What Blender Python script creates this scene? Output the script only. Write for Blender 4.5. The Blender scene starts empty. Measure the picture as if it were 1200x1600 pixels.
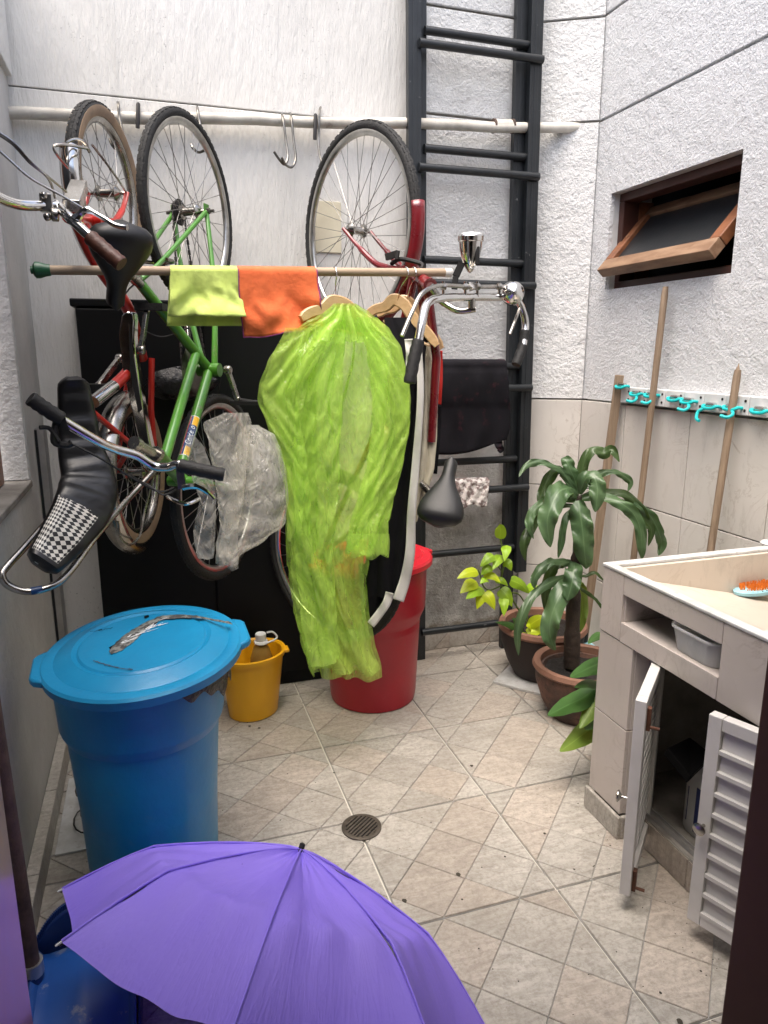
import bpy, bmesh, math, random
from mathutils import Vector as V, Matrix, noise
random.seed(7)
sc = bpy.context.scene
col = sc.collection
R = math.radians
# ------------------------------------------------------------------ camera
F, CX, CY, H = 1110.0, 600.0, 800.0, 1.35
PIT, YAW = R(12.7), R(18.0)
cam_d = bpy.data.cameras.new('camera'); cam = bpy.data.objects.new('camera', cam_d); col.objects.link(cam)
cam.location = (0, 0, H); cam.rotation_euler = (math.pi/2 - PIT, 0, -YAW)
cam_d.sensor_fit = 'VERTICAL'; cam_d.sensor_height = 32.0; cam_d.lens = F/1600*32.0
cam_d.clip_start = 0.02; cam_d.clip_end = 500
sc.camera = cam
# ------------------------------------------------------------------ sky, sun, exposure
SUN_EL, SUN_AZ = 72.0, 222.0      # high veiled sun, from behind and left of the camera
w = bpy.data.worlds.new('World'); sc.world = w; w.use_nodes = True
nt = w.node_tree; nt.nodes.clear()
o_ = nt.nodes.new('ShaderNodeOutputWorld'); b_ = nt.nodes.new('ShaderNodeBackground'); s_ = nt.nodes.new('ShaderNodeTexSky')
s_.sky_type = 'NISHITA'; s_.sun_disc = False; s_.sun_elevation = R(SUN_EL); s_.sun_rotation = R(SUN_AZ)
s_.air_density = 1.0; s_.dust_density = 6.0; s_.ozone_density = 0.6
b_.inputs['Strength'].default_value = 0.15
nt.links.new(s_.outputs[0], b_.inputs[0]); nt.links.new(b_.outputs[0], o_.inputs[0])
ld = bpy.data.lights.new('sun', 'SUN'); lo = bpy.data.objects.new('sun', ld); col.objects.link(lo)
ld.energy = 1.5; ld.angle = R(55); ld.color = (1.0, 0.965, 0.91)
sd = V((math.sin(R(SUN_AZ))*math.cos(R(SUN_EL)), math.cos(R(SUN_AZ))*math.cos(R(SUN_EL)), math.sin(R(SUN_EL))))
lo.rotation_euler = sd.to_track_quat('Z', 'Y').to_euler(); lo.location = (0, 0, 6)
sc.view_settings.view_transform = 'Standard'; sc.view_settings.look = 'None'
sc.view_settings.gamma = 1.0; sc.view_settings.use_curve_mapping = False
sc.view_settings.exposure = 1.38
sc.render.engine = 'CYCLES'
sc.cycles.max_bounces = 8; sc.cycles.transparent_max_bounces = 24
# ------------------------------------------------------------------ photograph pixel -> point on a plane of the yard
FW = V((math.sin(YAW)*math.cos(PIT), math.cos(YAW)*math.cos(PIT), -math.sin(PIT)))
RT = V((math.cos(YAW), -math.sin(YAW), 0)); UP = RT.cross(FW); CAM = V((0, 0, H))
def ray(x, y): return FW + RT*((x-CX)/F) - UP*((y-CY)/F)
def p(x, y, Y): r = ray(x, y); return CAM + r*(Y/r.y)
def pX(x, y, X): r = ray(x, y); return CAM + r*(X/r.x)
def pZ(x, y, z=0.0): r = ray(x, y); return CAM + r*((z-H)/r.z)
def mpp(q): return (V(q)-CAM).dot(FW)/F          # metres for one photograph pixel at a point
# ------------------------------------------------------------------ materials
def nodes(m):
    m.use_nodes = True; t = m.node_tree; t.nodes.clear()
    out = t.nodes.new('ShaderNodeOutputMaterial'); b = t.nodes.new('ShaderNodeBsdfPrincipled')
    t.links.new(b.outputs[0], out.inputs[0]); return t, b, out
def setc(sock, c): sock.default_value = (c[0], c[1], c[2], 1)
def tex_noise(t, scale, detail=6, rough=.6, vec=None, dist=0):
    n = t.nodes.new('ShaderNodeTexNoise'); n.inputs['Scale'].default_value = scale
    n.inputs['Detail'].default_value = detail; n.inputs['Roughness'].default_value = rough
    n.inputs['Distortion'].default_value = dist
    if vec: t.links.new(vec, n.inputs['Vector'])
    return n
def coords(t, stretch=None, rot=None):
    g = t.nodes.new('ShaderNodeTexCoord')
    if stretch is None: return g.outputs['Object']
    mp = t.nodes.new('ShaderNodeMapping'); mp.inputs['Scale'].default_value = stretch
    if rot: mp.inputs['Rotation'].default_value = rot
    t.links.new(g.outputs['Object'], mp.inputs['Vector']); return mp.outputs[0]
def ramp(t, src, a, b, ca, cb):
    r = t.nodes.new('ShaderNodeValToRGB'); r.color_ramp.elements[0].position = a; r.color_ramp.elements[1].position = b
    r.color_ramp.elements[0].color = (*ca, 1); r.color_ramp.elements[1].color = (*cb, 1)
    t.links.new(src, r.inputs[0]); return r.outputs[0]
def mixc(t, fac, a, b, mode='MIX'):
    m = t.nodes.new('ShaderNodeMix'); m.data_type = 'RGBA'; m.blend_type = mode
    for s, v in ((m.inputs[0], fac), (m.inputs[6], a), (m.inputs[7], b)):
        if hasattr(v, 'is_linked') or hasattr(v, 'links'): t.links.new(v, s)
        elif isinstance(v, (int, float)): s.default_value = v
        else: s.default_value = (*v, 1)
    return m.outputs[2]
def math_(t, op, a, b=None, clamp=False):
    m = t.nodes.new('ShaderNodeMath'); m.operation = op; m.use_clamp = clamp
    for i, v in enumerate((a, b)):
        if v is None: continue
        if isinstance(v, (int, float)): m.inputs[i].default_value = v
        else: t.links.new(v, m.inputs[i])
    return m.outputs[0]
def bump(t, b, h, strength, dist):
    n = t.nodes.new('ShaderNodeBump'); n.inputs['Strength'].default_value = strength; n.inputs['Distance'].default_value = dist
    t.links.new(h, n.inputs['Height']); t.links.new(n.outputs[0], b.inputs['Normal']); return n
MATS = {}
def mat(name, c, c2=None, scale=6, rough=.5, metal=0, bmp=0, bscale=40, bdist=.004, spec=.5, coat=0, rvar=.15, stretch=None, dirt=None, dirtamt=.55, lo_=.35, hi_=.65, rnd=0, sheen=0):
    m = bpy.data.materials.new(name); t, b, out = nodes(m); MATS[name] = m
    c2 = c2 or tuple(x*.72 for x in c)
    vec = coords(t, stretch)
    n = tex_noise(t, scale, 7, .62, vec)
    cc = ramp(t, n.outputs[0], lo_, hi_, c2, c)
    if dirt:
        d = tex_noise(t, scale*3.1, 9, .7, coords(t))
        f = ramp(t, d.outputs[0], dirtamt, dirtamt+.12, (0, 0, 0), (1, 1, 1))
        cc = mixc(t, f, cc, dirt)
    if rnd:
        oi = t.nodes.new('ShaderNodeObjectInfo')
        k = math_(t, 'MULTIPLY_ADD', oi.outputs['Random'], rnd); k.node.inputs[2].default_value = 1-rnd/2
        hs = t.nodes.new('ShaderNodeHueSaturation'); t.links.new(k, hs.inputs['Value']); t.links.new(cc, hs.inputs['Color']); cc = hs.outputs[0]
    t.links.new(cc, b.inputs['Base Color'])
    rr = math_(t, 'MULTIPLY_ADD', n.outputs[0], rvar); rr.node.inputs[2].default_value = rough-rvar/2
    t.links.new(rr, b.inputs['Roughness'])
    b.inputs['Metallic'].default_value = metal; b.inputs['Specular IOR Level'].default_value = spec
    b.inputs['Coat Weight'].default_value = coat; b.inputs['Coat Roughness'].default_value = .12
    if sheen: b.inputs['Sheen Weight'].default_value = sheen
    if bmp:
        n2 = tex_noise(t, bscale, 5, .6, coords(t)); bump(t, b, n2.outputs[0], bmp, bdist)
    return m
def film(name, c, tr, rough=.25, crinkle=18, dist=.02, tcol=None, transl=.5, gloss=.35):
    # thin plastic film: part clear, part translucent, with crinkled highlights
    m = bpy.data.materials.new(name); t, b, out = nodes(m); MATS[name] = m
    setc(b.inputs['Base Color'], c); b.inputs['Roughness'].default_value = rough; b.inputs['Specular IOR Level'].default_value = gloss
    def crease(sc_, dist_, pw, st):
        n = tex_noise(t, sc_, 3, .55, coords(t, st), dist_)
        k = math_(t, 'MULTIPLY_ADD', n.outputs[0], 2.6); k.node.inputs[2].default_value = -1.3
        a = math_(t, 'SUBTRACT', 1.0, math_(t, 'ABSOLUTE', k))
        return math_(t, 'POWER', math_(t, 'MAXIMUM', a, 0.0), pw)
    c0 = crease(crinkle*.5, 1.2, 5.0, (1, 1, .28)); c1 = crease(crinkle*1.5, 1.0, 5.0, (1, 1, .5)); n1 = tex_noise(t, crinkle*.5, 4, .6, coords(t))
    h = math_(t, 'ADD', math_(t, 'MULTIPLY', c0, .9), math_(t, 'ADD', math_(t, 'MULTIPLY', c1, .8), n1.outputs[0]))
    bp = bump(t, b, h, 1.0, dist)
    tl = t.nodes.new('ShaderNodeBsdfTranslucent'); setc(tl.inputs[0], c); t.links.new(bp.outputs[0], tl.inputs['Normal'])
    tp = t.nodes.new('ShaderNodeBsdfTransparent'); setc(tp.inputs[0], tcol or c)
    m1 = t.nodes.new('ShaderNodeMixShader'); m1.inputs[0].default_value = transl
    t.links.new(b.outputs[0], m1.inputs[1]); t.links.new(tl.outputs[0], m1.inputs[2])
    m2 = t.nodes.new('ShaderNodeMixShader')
    fac = math_(t, 'SUBTRACT', tr, math_(t, 'MULTIPLY', c1, tr*.22), True)
    t.links.new(fac, m2.inputs[0])
    t.links.new(m1.outputs[0], m2.inputs[1]); t.links.new(tp.outputs[0], m2.inputs[2])
    t.links.new(m2.outputs[0], out.inputs[0]); return m
# ------------------------------------------------------------------ mesh helpers
class G:
    def __init__(s): s.v = []; s.f = []; s.uv = {}
    def quadgrid(s, P, cu=False, cv=False, uv=None):
        n0 = len(s.v); a = len(P); b = len(P[0])
        for r in P: s.v += [V(q) for q in r]
        for i in range(a if cu else a-1):
            for j in range(b if cv else b-1):
                i2 = (i+1) % a; j2 = (j+1) % b
                if uv:
                    s.uv[len(s.f)] = [(i/(a-1), j/(b-1)), (i/(a-1), (j+1)/(b-1)), ((i+1)/(a-1), (j+1)/(b-1)), ((i+1)/(a-1), j/(b-1))]
                s.f.append((n0+i*b+j, n0+i*b+j2, n0+i2*b+j2, n0+i2*b+j))
        return s
    def tube(s, pts, r, seg=10, closed=False, cap=True, flat=1.0):
        pts = [V(q) for q in pts]; n = len(pts)
        if not hasattr(r, '__len__'): r = [r]*n
        rows = []; prev = None
        for i in range(n):
            if closed: tg = pts[(i+1) % n]-pts[i-1]
            else: tg = pts[min(i+1, n-1)]-pts[max(i-1, 0)]
            tg = tg.normalized() if tg.length > 1e-9 else V((0, 0, 1))
            if prev is None:
                ref = V((0, 0, 1)) if abs(tg.z) < .9 else V((1, 0, 0)); e1 = tg.cross(ref).normalized()
            else:
                e1 = prev - tg*prev.dot(tg); e1 = e1.normalized() if e1.length > 1e-6 else prev
            prev = e1; e2 = tg.cross(e1)
            rows.append([pts[i]+(e1*math.cos(2*math.pi*k/seg)+e2*flat*math.sin(2*math.pi*k/seg))*r[i] for k in range(seg)])
        n0 = len(s.v); s.quadgrid(rows, cu=closed, cv=True)
        if cap and not closed:
            s.f.append(tuple(n0+k for k in reversed(range(seg)))); s.f.append(tuple(n0+(n-1)*seg+k for k in range(seg)))
        return s
    def obox(s, c, a, b, d):      # centre and three half vectors
        c, a, b, d = V(c), V(a), V(b), V(d); n0 = len(s.v)
        for i in (-1, 1):
            for j in (-1, 1):
                for k in (-1, 1): s.v.append(c+a*i+b*j+d*k)
        fs = [(0, 1, 3, 2), (4, 6, 7, 5), (0, 4, 5, 1), (2, 3, 7, 6), (0, 2, 6, 4), (1, 5, 7, 3)]
        if a.cross(b).dot(d) < 0: fs = [tuple(reversed(q)) for q in fs]
        s.f += [tuple(n0+k for k in q) for q in fs]; return s
    def box(s, x0, x1, y0, y1, z0, z1):
        return s.obox(((x0+x1)/2, (y0+y1)/2, (z0+z1)/2), (abs(x1-x0)/2, 0, 0), (0, abs(y1-y0)/2, 0), (0, 0, abs(z1-z0)/2))
    def bar(s, a, b, wd, ww, hh):   # beam a->b, width ww along wd, thickness hh
        a, b = V(a), V(b); t = (b-a); wd = V(wd); wd = (wd-t.normalized()*wd.dot(t.normalized())).normalized()
        return s.obox((a+b)/2, t/2, wd*ww/2, t.normalized().cross(wd)*hh/2)
    def lathe(s, o, prof, seg=32, ax=(0, 0, 1), cap0=True, cap1=True, e1=None, sx=1.0, sy=1.0):
        o = V(o); ax = V(ax).normalized()
        e1 = V(e1) if e1 else (ax.cross(V((0, 1, 0))) if abs(ax.y) < .9 else ax.cross(V((1, 0, 0))))
        e1 = (e1-ax*e1.dot(ax)).normalized(); e2 = ax.cross(e1); n0 = len(s.v)
        rows = [[o+ax*h+(e1*sx*math.cos(2*math.pi*k/seg)+e2*sy*math.sin(2*math.pi*k/seg))*r for k in range(seg)] for r, h in prof]
        s.quadgrid(rows, cv=True); n = len(prof)
        if cap0: s.f.append(tuple(n0+k for k in reversed(range(seg))))
        if cap1: s.f.append(tuple(n0+(n-1)*seg+k for k in range(seg)))
        return s
    def prism(s, poly, d):
        poly = [V(q) for q in poly]; d = V(d); n = len(poly); n0 = len(s.v)
        s.v += poly+[q+d for q in poly]
        s.f.append(tuple(n0+k for k in range(n))); s.f.append(tuple(n0+n+k for k in reversed(range(n))))
        for k in range(n): s.f.append((n0+k, n0+n+k, n0+n+(k+1) % n, n0+(k+1) % n))
        return s
def mesh(name, g, smooth=True, ang=35):
    me = bpy.data.meshes.new(name); me.from_pydata([tuple(q) for q in g.v], [], g.f)
    if g.uv:
        L = me.uv_layers.new(name='UVMap')
        for pl in me.polygons:
            u = g.uv.get(pl.index)
            if u:
                for k, li in enumerate(pl.loop_indices): L.data[li].uv = u[k]
    bm = bmesh.new(); bm.from_mesh(me); bmesh.ops.recalc_face_normals(bm, faces=bm.faces); bm.to_mesh(me); bm.free()
    if smooth:
        me.shade_smooth(); me.set_sharp_from_angle(angle=R(ang))
    me.update(); return me
def tag(o, label, cat, group=None, kind=None):
    if label: o['label'] = label
    if cat: o['category'] = cat
    if group: o['group'] = group
    if kind: o['kind'] = kind
    return o
def link(o, parent=None):
    col.objects.link(o)
    if parent is not None:
        o.parent = parent; o.matrix_parent_inverse = WM[parent.name].inverted()
    WM[o.name] = (WM[parent.name] @ o.matrix_parent_inverse @ o.matrix_basis) if parent is not None else o.matrix_basis.copy()
    return o
WM = {}
def ob(name, g, m, parent=None, smooth=True, ang=35, bevel=0, solid=0, label=None, kind=None, sub=0):
    o = bpy.data.objects.new(name, mesh(name, g, smooth, ang)); o.data.materials.append(MATS[m] if isinstance(m, str) else m)
    link(o, parent)
    if solid:
        md = o.modifiers.new('solid', 'SOLIDIFY'); md.thickness = solid; md.offset = 0
    if bevel:
        md = o.modifiers.new('bevel', 'BEVEL'); md.width = bevel; md.segments = 2; md.limit_method = 'ANGLE'
    if sub:
        md = o.modifiers.new('sub', 'SUBSURF'); md.levels = sub; md.render_levels = sub
    if label: o['label'] = label
    if kind: o['kind'] = kind
    return o
def thing(name, loc, label, cat, group=None):
    o = bpy.data.objects.new(name, None); o.location = loc; o.empty_display_size = .05
    o.matrix_basis = Matrix.Translation(V(loc)); link(o); return tag(o, label, cat, group)
def cr(pts, n=6, closed=False):       # smooth path through points
    pts = [V(q) for q in pts]; out = []; m = len(pts)
    for i in range(m if closed else m-1):
        if closed: a, b, c, d = pts[i-1], pts[i], pts[(i+1) % m], pts[(i+2) % m]
        else: a, b, c, d = pts[max(i-1, 0)], pts[i], pts[i+1], pts[min(i+2, m-1)]
        for k in range(n):
            t = k/n
            out.append(.5*((2*b)+(c-a)*t+(2*a-5*b+4*c-d)*t*t+(3*b-a-3*c+d)*t**3))
    if not closed: out.append(pts[-1])
    return out
def lerp(a, b, t): return a+(b-a)*t
def tab(rows, y):      # linear interpolation in a table of rows
    if y <= rows[0][0]: return rows[0][1:]
    for a, b in zip(rows, rows[1:]):
        if y <= b[0]:
            t = (y-a[0])/(b[0]-a[0]); t = t*t*(3-2*t)*.5+t*.5
            return tuple(lerp(i, j, t) for i, j in zip(a[1:], b[1:]))
    return rows[-1][1:]
def nz(x, y, z=0): return noise.noise(V((x, y, z)))
def settle(P_, sx=1.2, sy=1.02, edges=True, iters=260, kb=5, bend=.80, grav=.00035, seed=0, amp=.010, push=(0, 0, 0), zf=.06):
    # let a sheet with slack buckle and hang: rows j down, columns i across; top row (and side edges) held
    import numpy as np
    X = np.array([[tuple(q) for q in r] for r in P_], float); nj, ni, _ = X.shape
    def ln(a, b): return np.linalg.norm(a-b, axis=-1)
    h = ln(X[:, 1:], X[:, :-1]); v = ln(X[1:], X[:-1]); sxa = np.asarray(sx, float)
    h = h*(sxa[:, None] if sxa.ndim else sxa); v = v*sy
    d1 = np.sqrt(h[:-1]**2+v[:, 1:]**2); hb = np.stack([h[:, k:ni-1-(kb-1)+k] for k in range(kb)], 0).sum(0)*bend
    vb = (v[:-2]+v[1:-1]+v[2:])*.985 if nj > 4 else None
    for j in range(nj):
        for i in range(ni):
            t_ = math.sin(math.pi*i/(ni-1)) if edges else 1
            X[j, i, 1] += amp*t_*(nz(i*9.0/ni, j*.9/nj*3, seed)+.5*nz(i*23.0/ni, j*2.0/nj*3, seed+3))*min(1, j*4/nj)
    free = np.ones((nj, ni, 1)); free[0] = 0
    if edges: free[:, 0] = 0; free[:, -1] = 0
    Vv = np.zeros_like(X); g_ = np.array((push[0], push[1], push[2]-grav))
    def fix(A, B, L, wa, wb, k, uni=0):
        d = B-A; l = np.linalg.norm(d, axis=-1, keepdims=True)+1e-9; e = (l-L[..., None])/l
        if uni < 0: e = np.minimum(e, 0)
        ws = wa+wb; ws[ws == 0] = 1; c = d*e*k/ws
        return c*wa, -c*wb
    for it in range(iters):
        old = X.copy(); X = X+(Vv*.94+g_)*free
        for sub in range(3):
            for o in (0, 1):
                a, b = X[:, o:-1:2], X[:, o+1::2]; L = h[:, o::2]; n = min(a.shape[1], b.shape[1]); ca, cb2 = fix(a[:, :n], b[:, :n], L[:, :n], free[:, o:-1:2][:, :n], free[:, o+1::2][:, :n], .9)
                X[:, o:-1:2][:, :n] += ca; X[:, o+1::2][:, :n] += cb2
                a, b = X[o:-1:2], X[o+1::2]; L = v[o::2]; n = min(len(a), len(b)); ca, cb2 = fix(a[:n], b[:n], L[:n], free[o:-1:2][:n], free[o+1::2][:n], .9)
                X[o:-1:2][:n] += ca; X[o+1::2][:n] += cb2
            ca, cb2 = fix(X[:-1, :-1], X[1:, 1:], d1, free[:-1, :-1], free[1:, 1:], .22); X[:-1, :-1] += ca; X[1:, 1:] += cb2
            ca, cb2 = fix(X[:-1, 1:], X[1:, :-1], d1, free[:-1, 1:], free[1:, :-1], .22); X[:-1, 1:] += ca; X[1:, :-1] += cb2
            n = hb.shape[1]; ca, cb2 = fix(X[:, :n], X[:, kb:kb+n], hb, free[:, :n], free[:, kb:kb+n], .20, -1); X[:, :n] += ca; X[:, kb:kb+n] += cb2
            if vb is not None:
                ca, cb2 = fix(X[:-3], X[3:], vb, free[:-3], free[3:], .25, -1); X[:-3] += ca; X[3:] += cb2
        X = old+(X-old)*np.array((1, 1, zf)); Vv = np.clip(X-old, -.004, .004)
    return [[V(q) for q in r] for r in X]
def flat(rows, Y, nu, nv, lean=0, hem=9):
    ya, yb = rows[0][0], rows[-1][0]; out = []
    for j in range(nv+1):
        y = lerp(ya, yb, j/nv); xl, xr = tab(rows, y)[:2]
        out.append([p(lerp(xl, xr, i/nu), y+hem*(nz(i*4.2/nu, Y*37)+.6*nz(i*11/nu, Y*51))*max(0, (j/nv-.7)/.3)**2, Y+lean*j/nv) for i in range(nu+1)])
    return out
# ------------------------------------------------------------------ the materials of the yard
def stucco(name, c, c2, scale, dist, stretch=None, cement=False, speck=.0):
    m = bpy.data.materials.new(name); t, b, out = nodes(m); MATS[name] = m
    big = tex_noise(t, 1.7, 8, .65, coords(t)); cc = ramp(t, big.outputs[0], .35, .68, c2, c)
    vec = coords(t, stretch) if stretch else coords(t)
    n = tex_noise(t, scale, 6, .68, vec, .0); n3 = tex_noise(t, scale*.22, 3, .5, vec, .4)
    h = math_(t, 'MULTIPLY_ADD', n3.outputs[0], 1.1); t.links.new(n.outputs[0], h.node.inputs[2])
    pit = ramp(t, n.outputs[0], .30, .42, (.55, .55, .55), (1, 1, 1))
    if speck:
        sp = tex_noise(t, 70, 6, .8, coords(t)); zone = tex_noise(t, 2.3, 4, .6, coords(t, (1, 1, .6)))
        k = math_(t, 'MULTIPLY', ramp(t, sp.outputs[0], .6, .68, (0,)*3, (1,)*3), ramp(t, zone.outputs[0], .47, .60, (0,)*3, (speck,)*3))
        cc = mixc(t, k, cc, (.12, .12, .11))
    if cement:
        sx = t.nodes.new('ShaderNodeSeparateXYZ'); t.links.new(coords(t), sx.inputs[0])
        e = tex_noise(t, 5, 8, .7, coords(t)); zz = math_(t, 'MULTIPLY_ADD', e.outputs[0], .35); t.links.new(sx.outputs[2], zz.node.inputs[2])
        k = ramp(t, zz, .80, .92, (1,)*3, (0,)*3)
        st = tex_noise(t, 9, 9, .75, coords(t, (1, 1, .7))); g = ramp(t, st.outputs[0], .36, .66, (.27, .26, .235), (.58, .575, .55))
        cc = mixc(t, k, cc, g)
        e2 = tex_noise(t, 7, 9, .8, coords(t)); z2 = math_(t, 'MULTIPLY_ADD', e2.outputs[0], .34); t.links.new(sx.outputs[2], z2.node.inputs[2])
        cc = mixc(t, ramp(t, z2, .255, .29, (.9,)*3, (0,)*3), cc, (.19, .165, .13))
    dr_ = tex_noise(t, 3.2, 7, .7, coords(t, (2.6, 2.6, .32))); cc = mixc(t, ramp(t, dr_.outputs[0], .57, .76, (0,)*3, (.28,)*3), cc, (.36, .35, .32))
    t.links.new(cc, b.inputs['Base Color']); b.inputs['Roughness'].default_value = .8; b.inputs['Specular IOR Level'].default_value = .25
    bump(t, b, h, .9, dist); return m
stucco('stucco', (.83, .84, .85), (.77, .78, .79), 105, .019)
stucco('stucco_back', (.83, .835, .83), (.76, .76, .75), 95, .014, cement=True)
stucco('stucco_corner', (.84, .845, .84), (.77, .77, .76), 70, .018, speck=.35)
stucco('brushed_plaster', (.73, .72, .69), (.65, .635, .60), 34, .0075, stretch=(1.9, 1.9, .38), speck=.9)
stucco('left_plaster', (.64, .63, .605), (.46, .455, .435), 60, .006, stretch=(1, 1.2, .5), speck=.5)
stucco('jamb_plaster', (.79, .785, .765), (.70, .695, .67), 45, .014)
def floor_tile(name, a, bcol, rot):
    m = bpy.data.materials.new(name); t, b, out = nodes(m); MATS[name] = m
    geo = t.nodes.new('ShaderNodeNewGeometry'); mp = t.nodes.new('ShaderNodeMapping'); mp.inputs['Scale'].default_value = (2.4, 10, 2.4)
    mp.inputs['Rotation'].default_value = (0, 0, rot)
    oi = t.nodes.new('ShaderNodeObjectInfo'); ad = t.nodes.new('ShaderNodeVectorMath'); ad.operation = 'MULTIPLY_ADD'
    cb = t.nodes.new('ShaderNodeCombineXYZ'); t.links.new(oi.outputs['Random'], cb.inputs[0]); t.links.new(oi.outputs['Random'], cb.inputs[2])
    t.links.new(cb.outputs[0], ad.inputs[0]); ad.inputs[1].default_value = (7, 3, 5); t.links.new(geo.outputs['Position'], ad.inputs[2])
    t.links.new(ad.outputs[0], mp.inputs['Vector'])
    n = tex_noise(t, 3.2, 9, .72, mp.outputs[0], 1.6); n2 = tex_noise(t, 75, 8, .78, ad.outputs[0]); big = tex_noise(t, 2.3, 5, .6, geo.outputs['Position'])
    cc = ramp(t, n.outputs[0], .33, .68, bcol, a)
    cc = mixc(t, ramp(t, n2.outputs[0], .38, .55, (.50,)*3, (0,)*3), cc, (.19, .165, .135))
    cc = mixc(t, ramp(t, big.outputs[0], .44, .68, (0,)*3, (.48,)*3), cc, (.25, .22, .18))
    st2 = tex_noise(t, 9, 8, .75, geo.outputs['Position'], 1.5); cc = mixc(t, ramp(t, st2.outputs[0], .57, .70, (0,)*3, (.40,)*3), cc, (.20, .175, .14))
    k = math_(t, 'MULTIPLY_ADD', oi.outputs['Random'], .16); k.node.inputs[2].default_value = .90
    hs = t.nodes.new('ShaderNodeHueSaturation'); t.links.new(k, hs.inputs['Value']); t.links.new(cc, hs.inputs['Color'])
    t.links.new(hs.outputs[0], b.inputs['Base Color']); b.inputs['Roughness'].default_value = .42; b.inputs['Specular IOR Level'].default_value = .45
    hh = math_(t, 'MULTIPLY_ADD', n.outputs[0], 1.6); t.links.new(n2.outputs[0], hh.node.inputs[2])
    bump(t, b, hh, .55, .004); return m
floor_tile('slate_pink', (.58, .52, .455), (.36, .315, .27), R(62))
floor_tile('slate_grey', (.585, .555, .505), (.35, .325, .285), R(24))
mat('grout', (.44, .44, .43), (.28, .275, .26), 14, .9)
mat('joint_white', (.66, .63, .56), (.14, .12, .10), 5, .9, lo_=.34, hi_=.42)
def marble(name, a, vein, rough=.25):
    m = bpy.data.materials.new(name); t, b, out = nodes(m); MATS[name] = m
    oi = t.nodes.new('ShaderNodeObjectInfo'); ad = t.nodes.new('ShaderNodeVectorMath'); ad.operation = 'ADD'
    cb = t.nodes.new('ShaderNodeCombineXYZ'); k = math_(t, 'MULTIPLY', oi.outputs['Random'], 9.0)
    t.links.new(k, cb.inputs[0]); t.links.new(k, cb.inputs[1]); t.links.new(cb.outputs[0], ad.inputs[0]); t.links.new(coords(t), ad.inputs[1])
    n = tex_noise(t, 4.5, 9, .6, ad.outputs[0], 1.8); n2 = tex_noise(t, 3, 6, .6, ad.outputs[0])
    d = math_(t, 'ABSOLUTE', math_(t, 'SUBTRACT', n.outputs[0], .5))
    v = ramp(t, d, .0, .018, (.75,)*3, (0,)*3)
    v = math_(t, 'MULTIPLY', v, ramp(t, n2.outputs[0], .45, .65, (0,)*3, (1,)*3))
    cc = ramp(t, n2.outputs[0], .3, .7, tuple(x*.86 for x in a), a)
    cc = mixc(t, v, cc, vein)
    dr = tex_noise(t, 16, 8, .75, coords(t, (1, 1, .25))); cc = mixc(t, ramp(t, dr.outputs[0], .56, .75, (0,)*3, (.5,)*3), cc, (.30, .27, .23))
    t.links.new(cc, b.inputs['Base Color']); b.inputs['Roughness'].default_value = rough; return m
marble('wall_marble', (.67, .635, .585), (.42, .37, .32))
marble('sink_marble', (.55, .495, .46), (.34, .28, .25), .3)
marble('basin_tile', (.60, .53, .45), (.42, .35, .28), .35)
mat('rim_white', (.62, .63, .63), (.40, .40, .38), 12, .45, dirt=(.3, .28, .24), dirtamt=.58)
mat('pipe_paint', (.68, .65, .58), (.36, .33, .28), 5, .5, bmp=.3, dirt=(.22, .19, .15), dirtamt=.6)
mat('ladder_paint', (.014, .017, .020), (.009, .011, .013), 9, .38, dirt=(.32, .32, .31), dirtamt=.655, bmp=.2)
mat('black_iron', (.010, .010, .010), (.018, .014, .012), 12, .5)
mat('cabinet_black', (.0035, .004, .0048), (.0025, .003, .0035), 3, .5, bmp=.1, spec=.22)
mat('steel', (.26, .25, .23), (.15, .14, .12), 20, .36, 1)
mat('chrome', (.78, .77, .75), (.60, .59, .57), 10, .13, 1, dirt=(.25, .2, .15), dirtamt=.68)
mat('chrome_dull', (.52, .50, .46), (.33, .31, .28), 14, .26, 1, dirt=(.16, .12, .08), dirtamt=.60)
mat('alu_rim', (.62, .61, .58), (.42, .41, .38), 18, .3, 1)
mat('spoke', (.34, .33, .31), (.22, .21, .2), 20, .35, 1)
mat('tyre', (.017, .017, .0165), (.010, .010, .010), 30, .75, bmp=.8, bscale=160, bdist=.004)
mat('tan_wall', (.36, .25, .155), (.22, .15, .10), 12, .75)
mat('green_paint', (.070, .25, .022), (.055, .19, .020), 10, .3, coat=.5, dirt=(.17, .19, .11), dirtamt=.60)
mat('red_paint', (.60, .028, .018), (.44, .020, .014), 8, .3, coat=.5, dirt=(.16, .06, .05), dirtamt=.66)
mat('dark_red_paint', (.21, .010, .016), (.12, .008, .012), 8, .28, coat=.5, dirt=(.10, .05, .04), dirtamt=.64)
mat('black_rubber', (.010, .010, .0105), (.006, .006, .006), 30, .65, bmp=.5, bscale=120)
mat('saddle_vinyl', (.013, .0135, .0145), (.009, .009, .0095), 9, .46, bmp=.15, dirt=(.06, .055, .05), dirtamt=.74, spec=.4)
mat('brown_grip', (.085, .030, .018), (.05, .018, .010), 30, .5, bmp=.6, bscale=60)
mat('wood_pole', (.42, .315, .215), (.30, .22, .15), 5, .6, stretch=(1, 14, 14), dirt=(.17, .13, .09), dirtamt=.64)
mat('wood_grey', (.30, .22, .15), (.18, .125, .08), 5, .7, stretch=(16, 16, 1.2), dirt=(.10, .075, .05), dirtamt=.62)
mat('hanger_wood', (.60, .40, .215), (.49, .31, .15), 5, .42, coat=.2, stretch=(2, 16, 16))
mat('window_wood', (.25, .095, .038), (.15, .055, .022), 5, .5, coat=.1, stretch=(6, 1.2, 6), dirt=(.36, .26, .18), dirtamt=.60)
mat('weathered_wood', (.28, .175, .105), (.15, .075, .038), 5, .6, stretch=(5, 1.2, 5), dirt=(.17, .085, .04), dirtamt=.60)
mat('window_brown', (.075, .026, .018), (.05, .018, .012), 6, .45)
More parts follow.
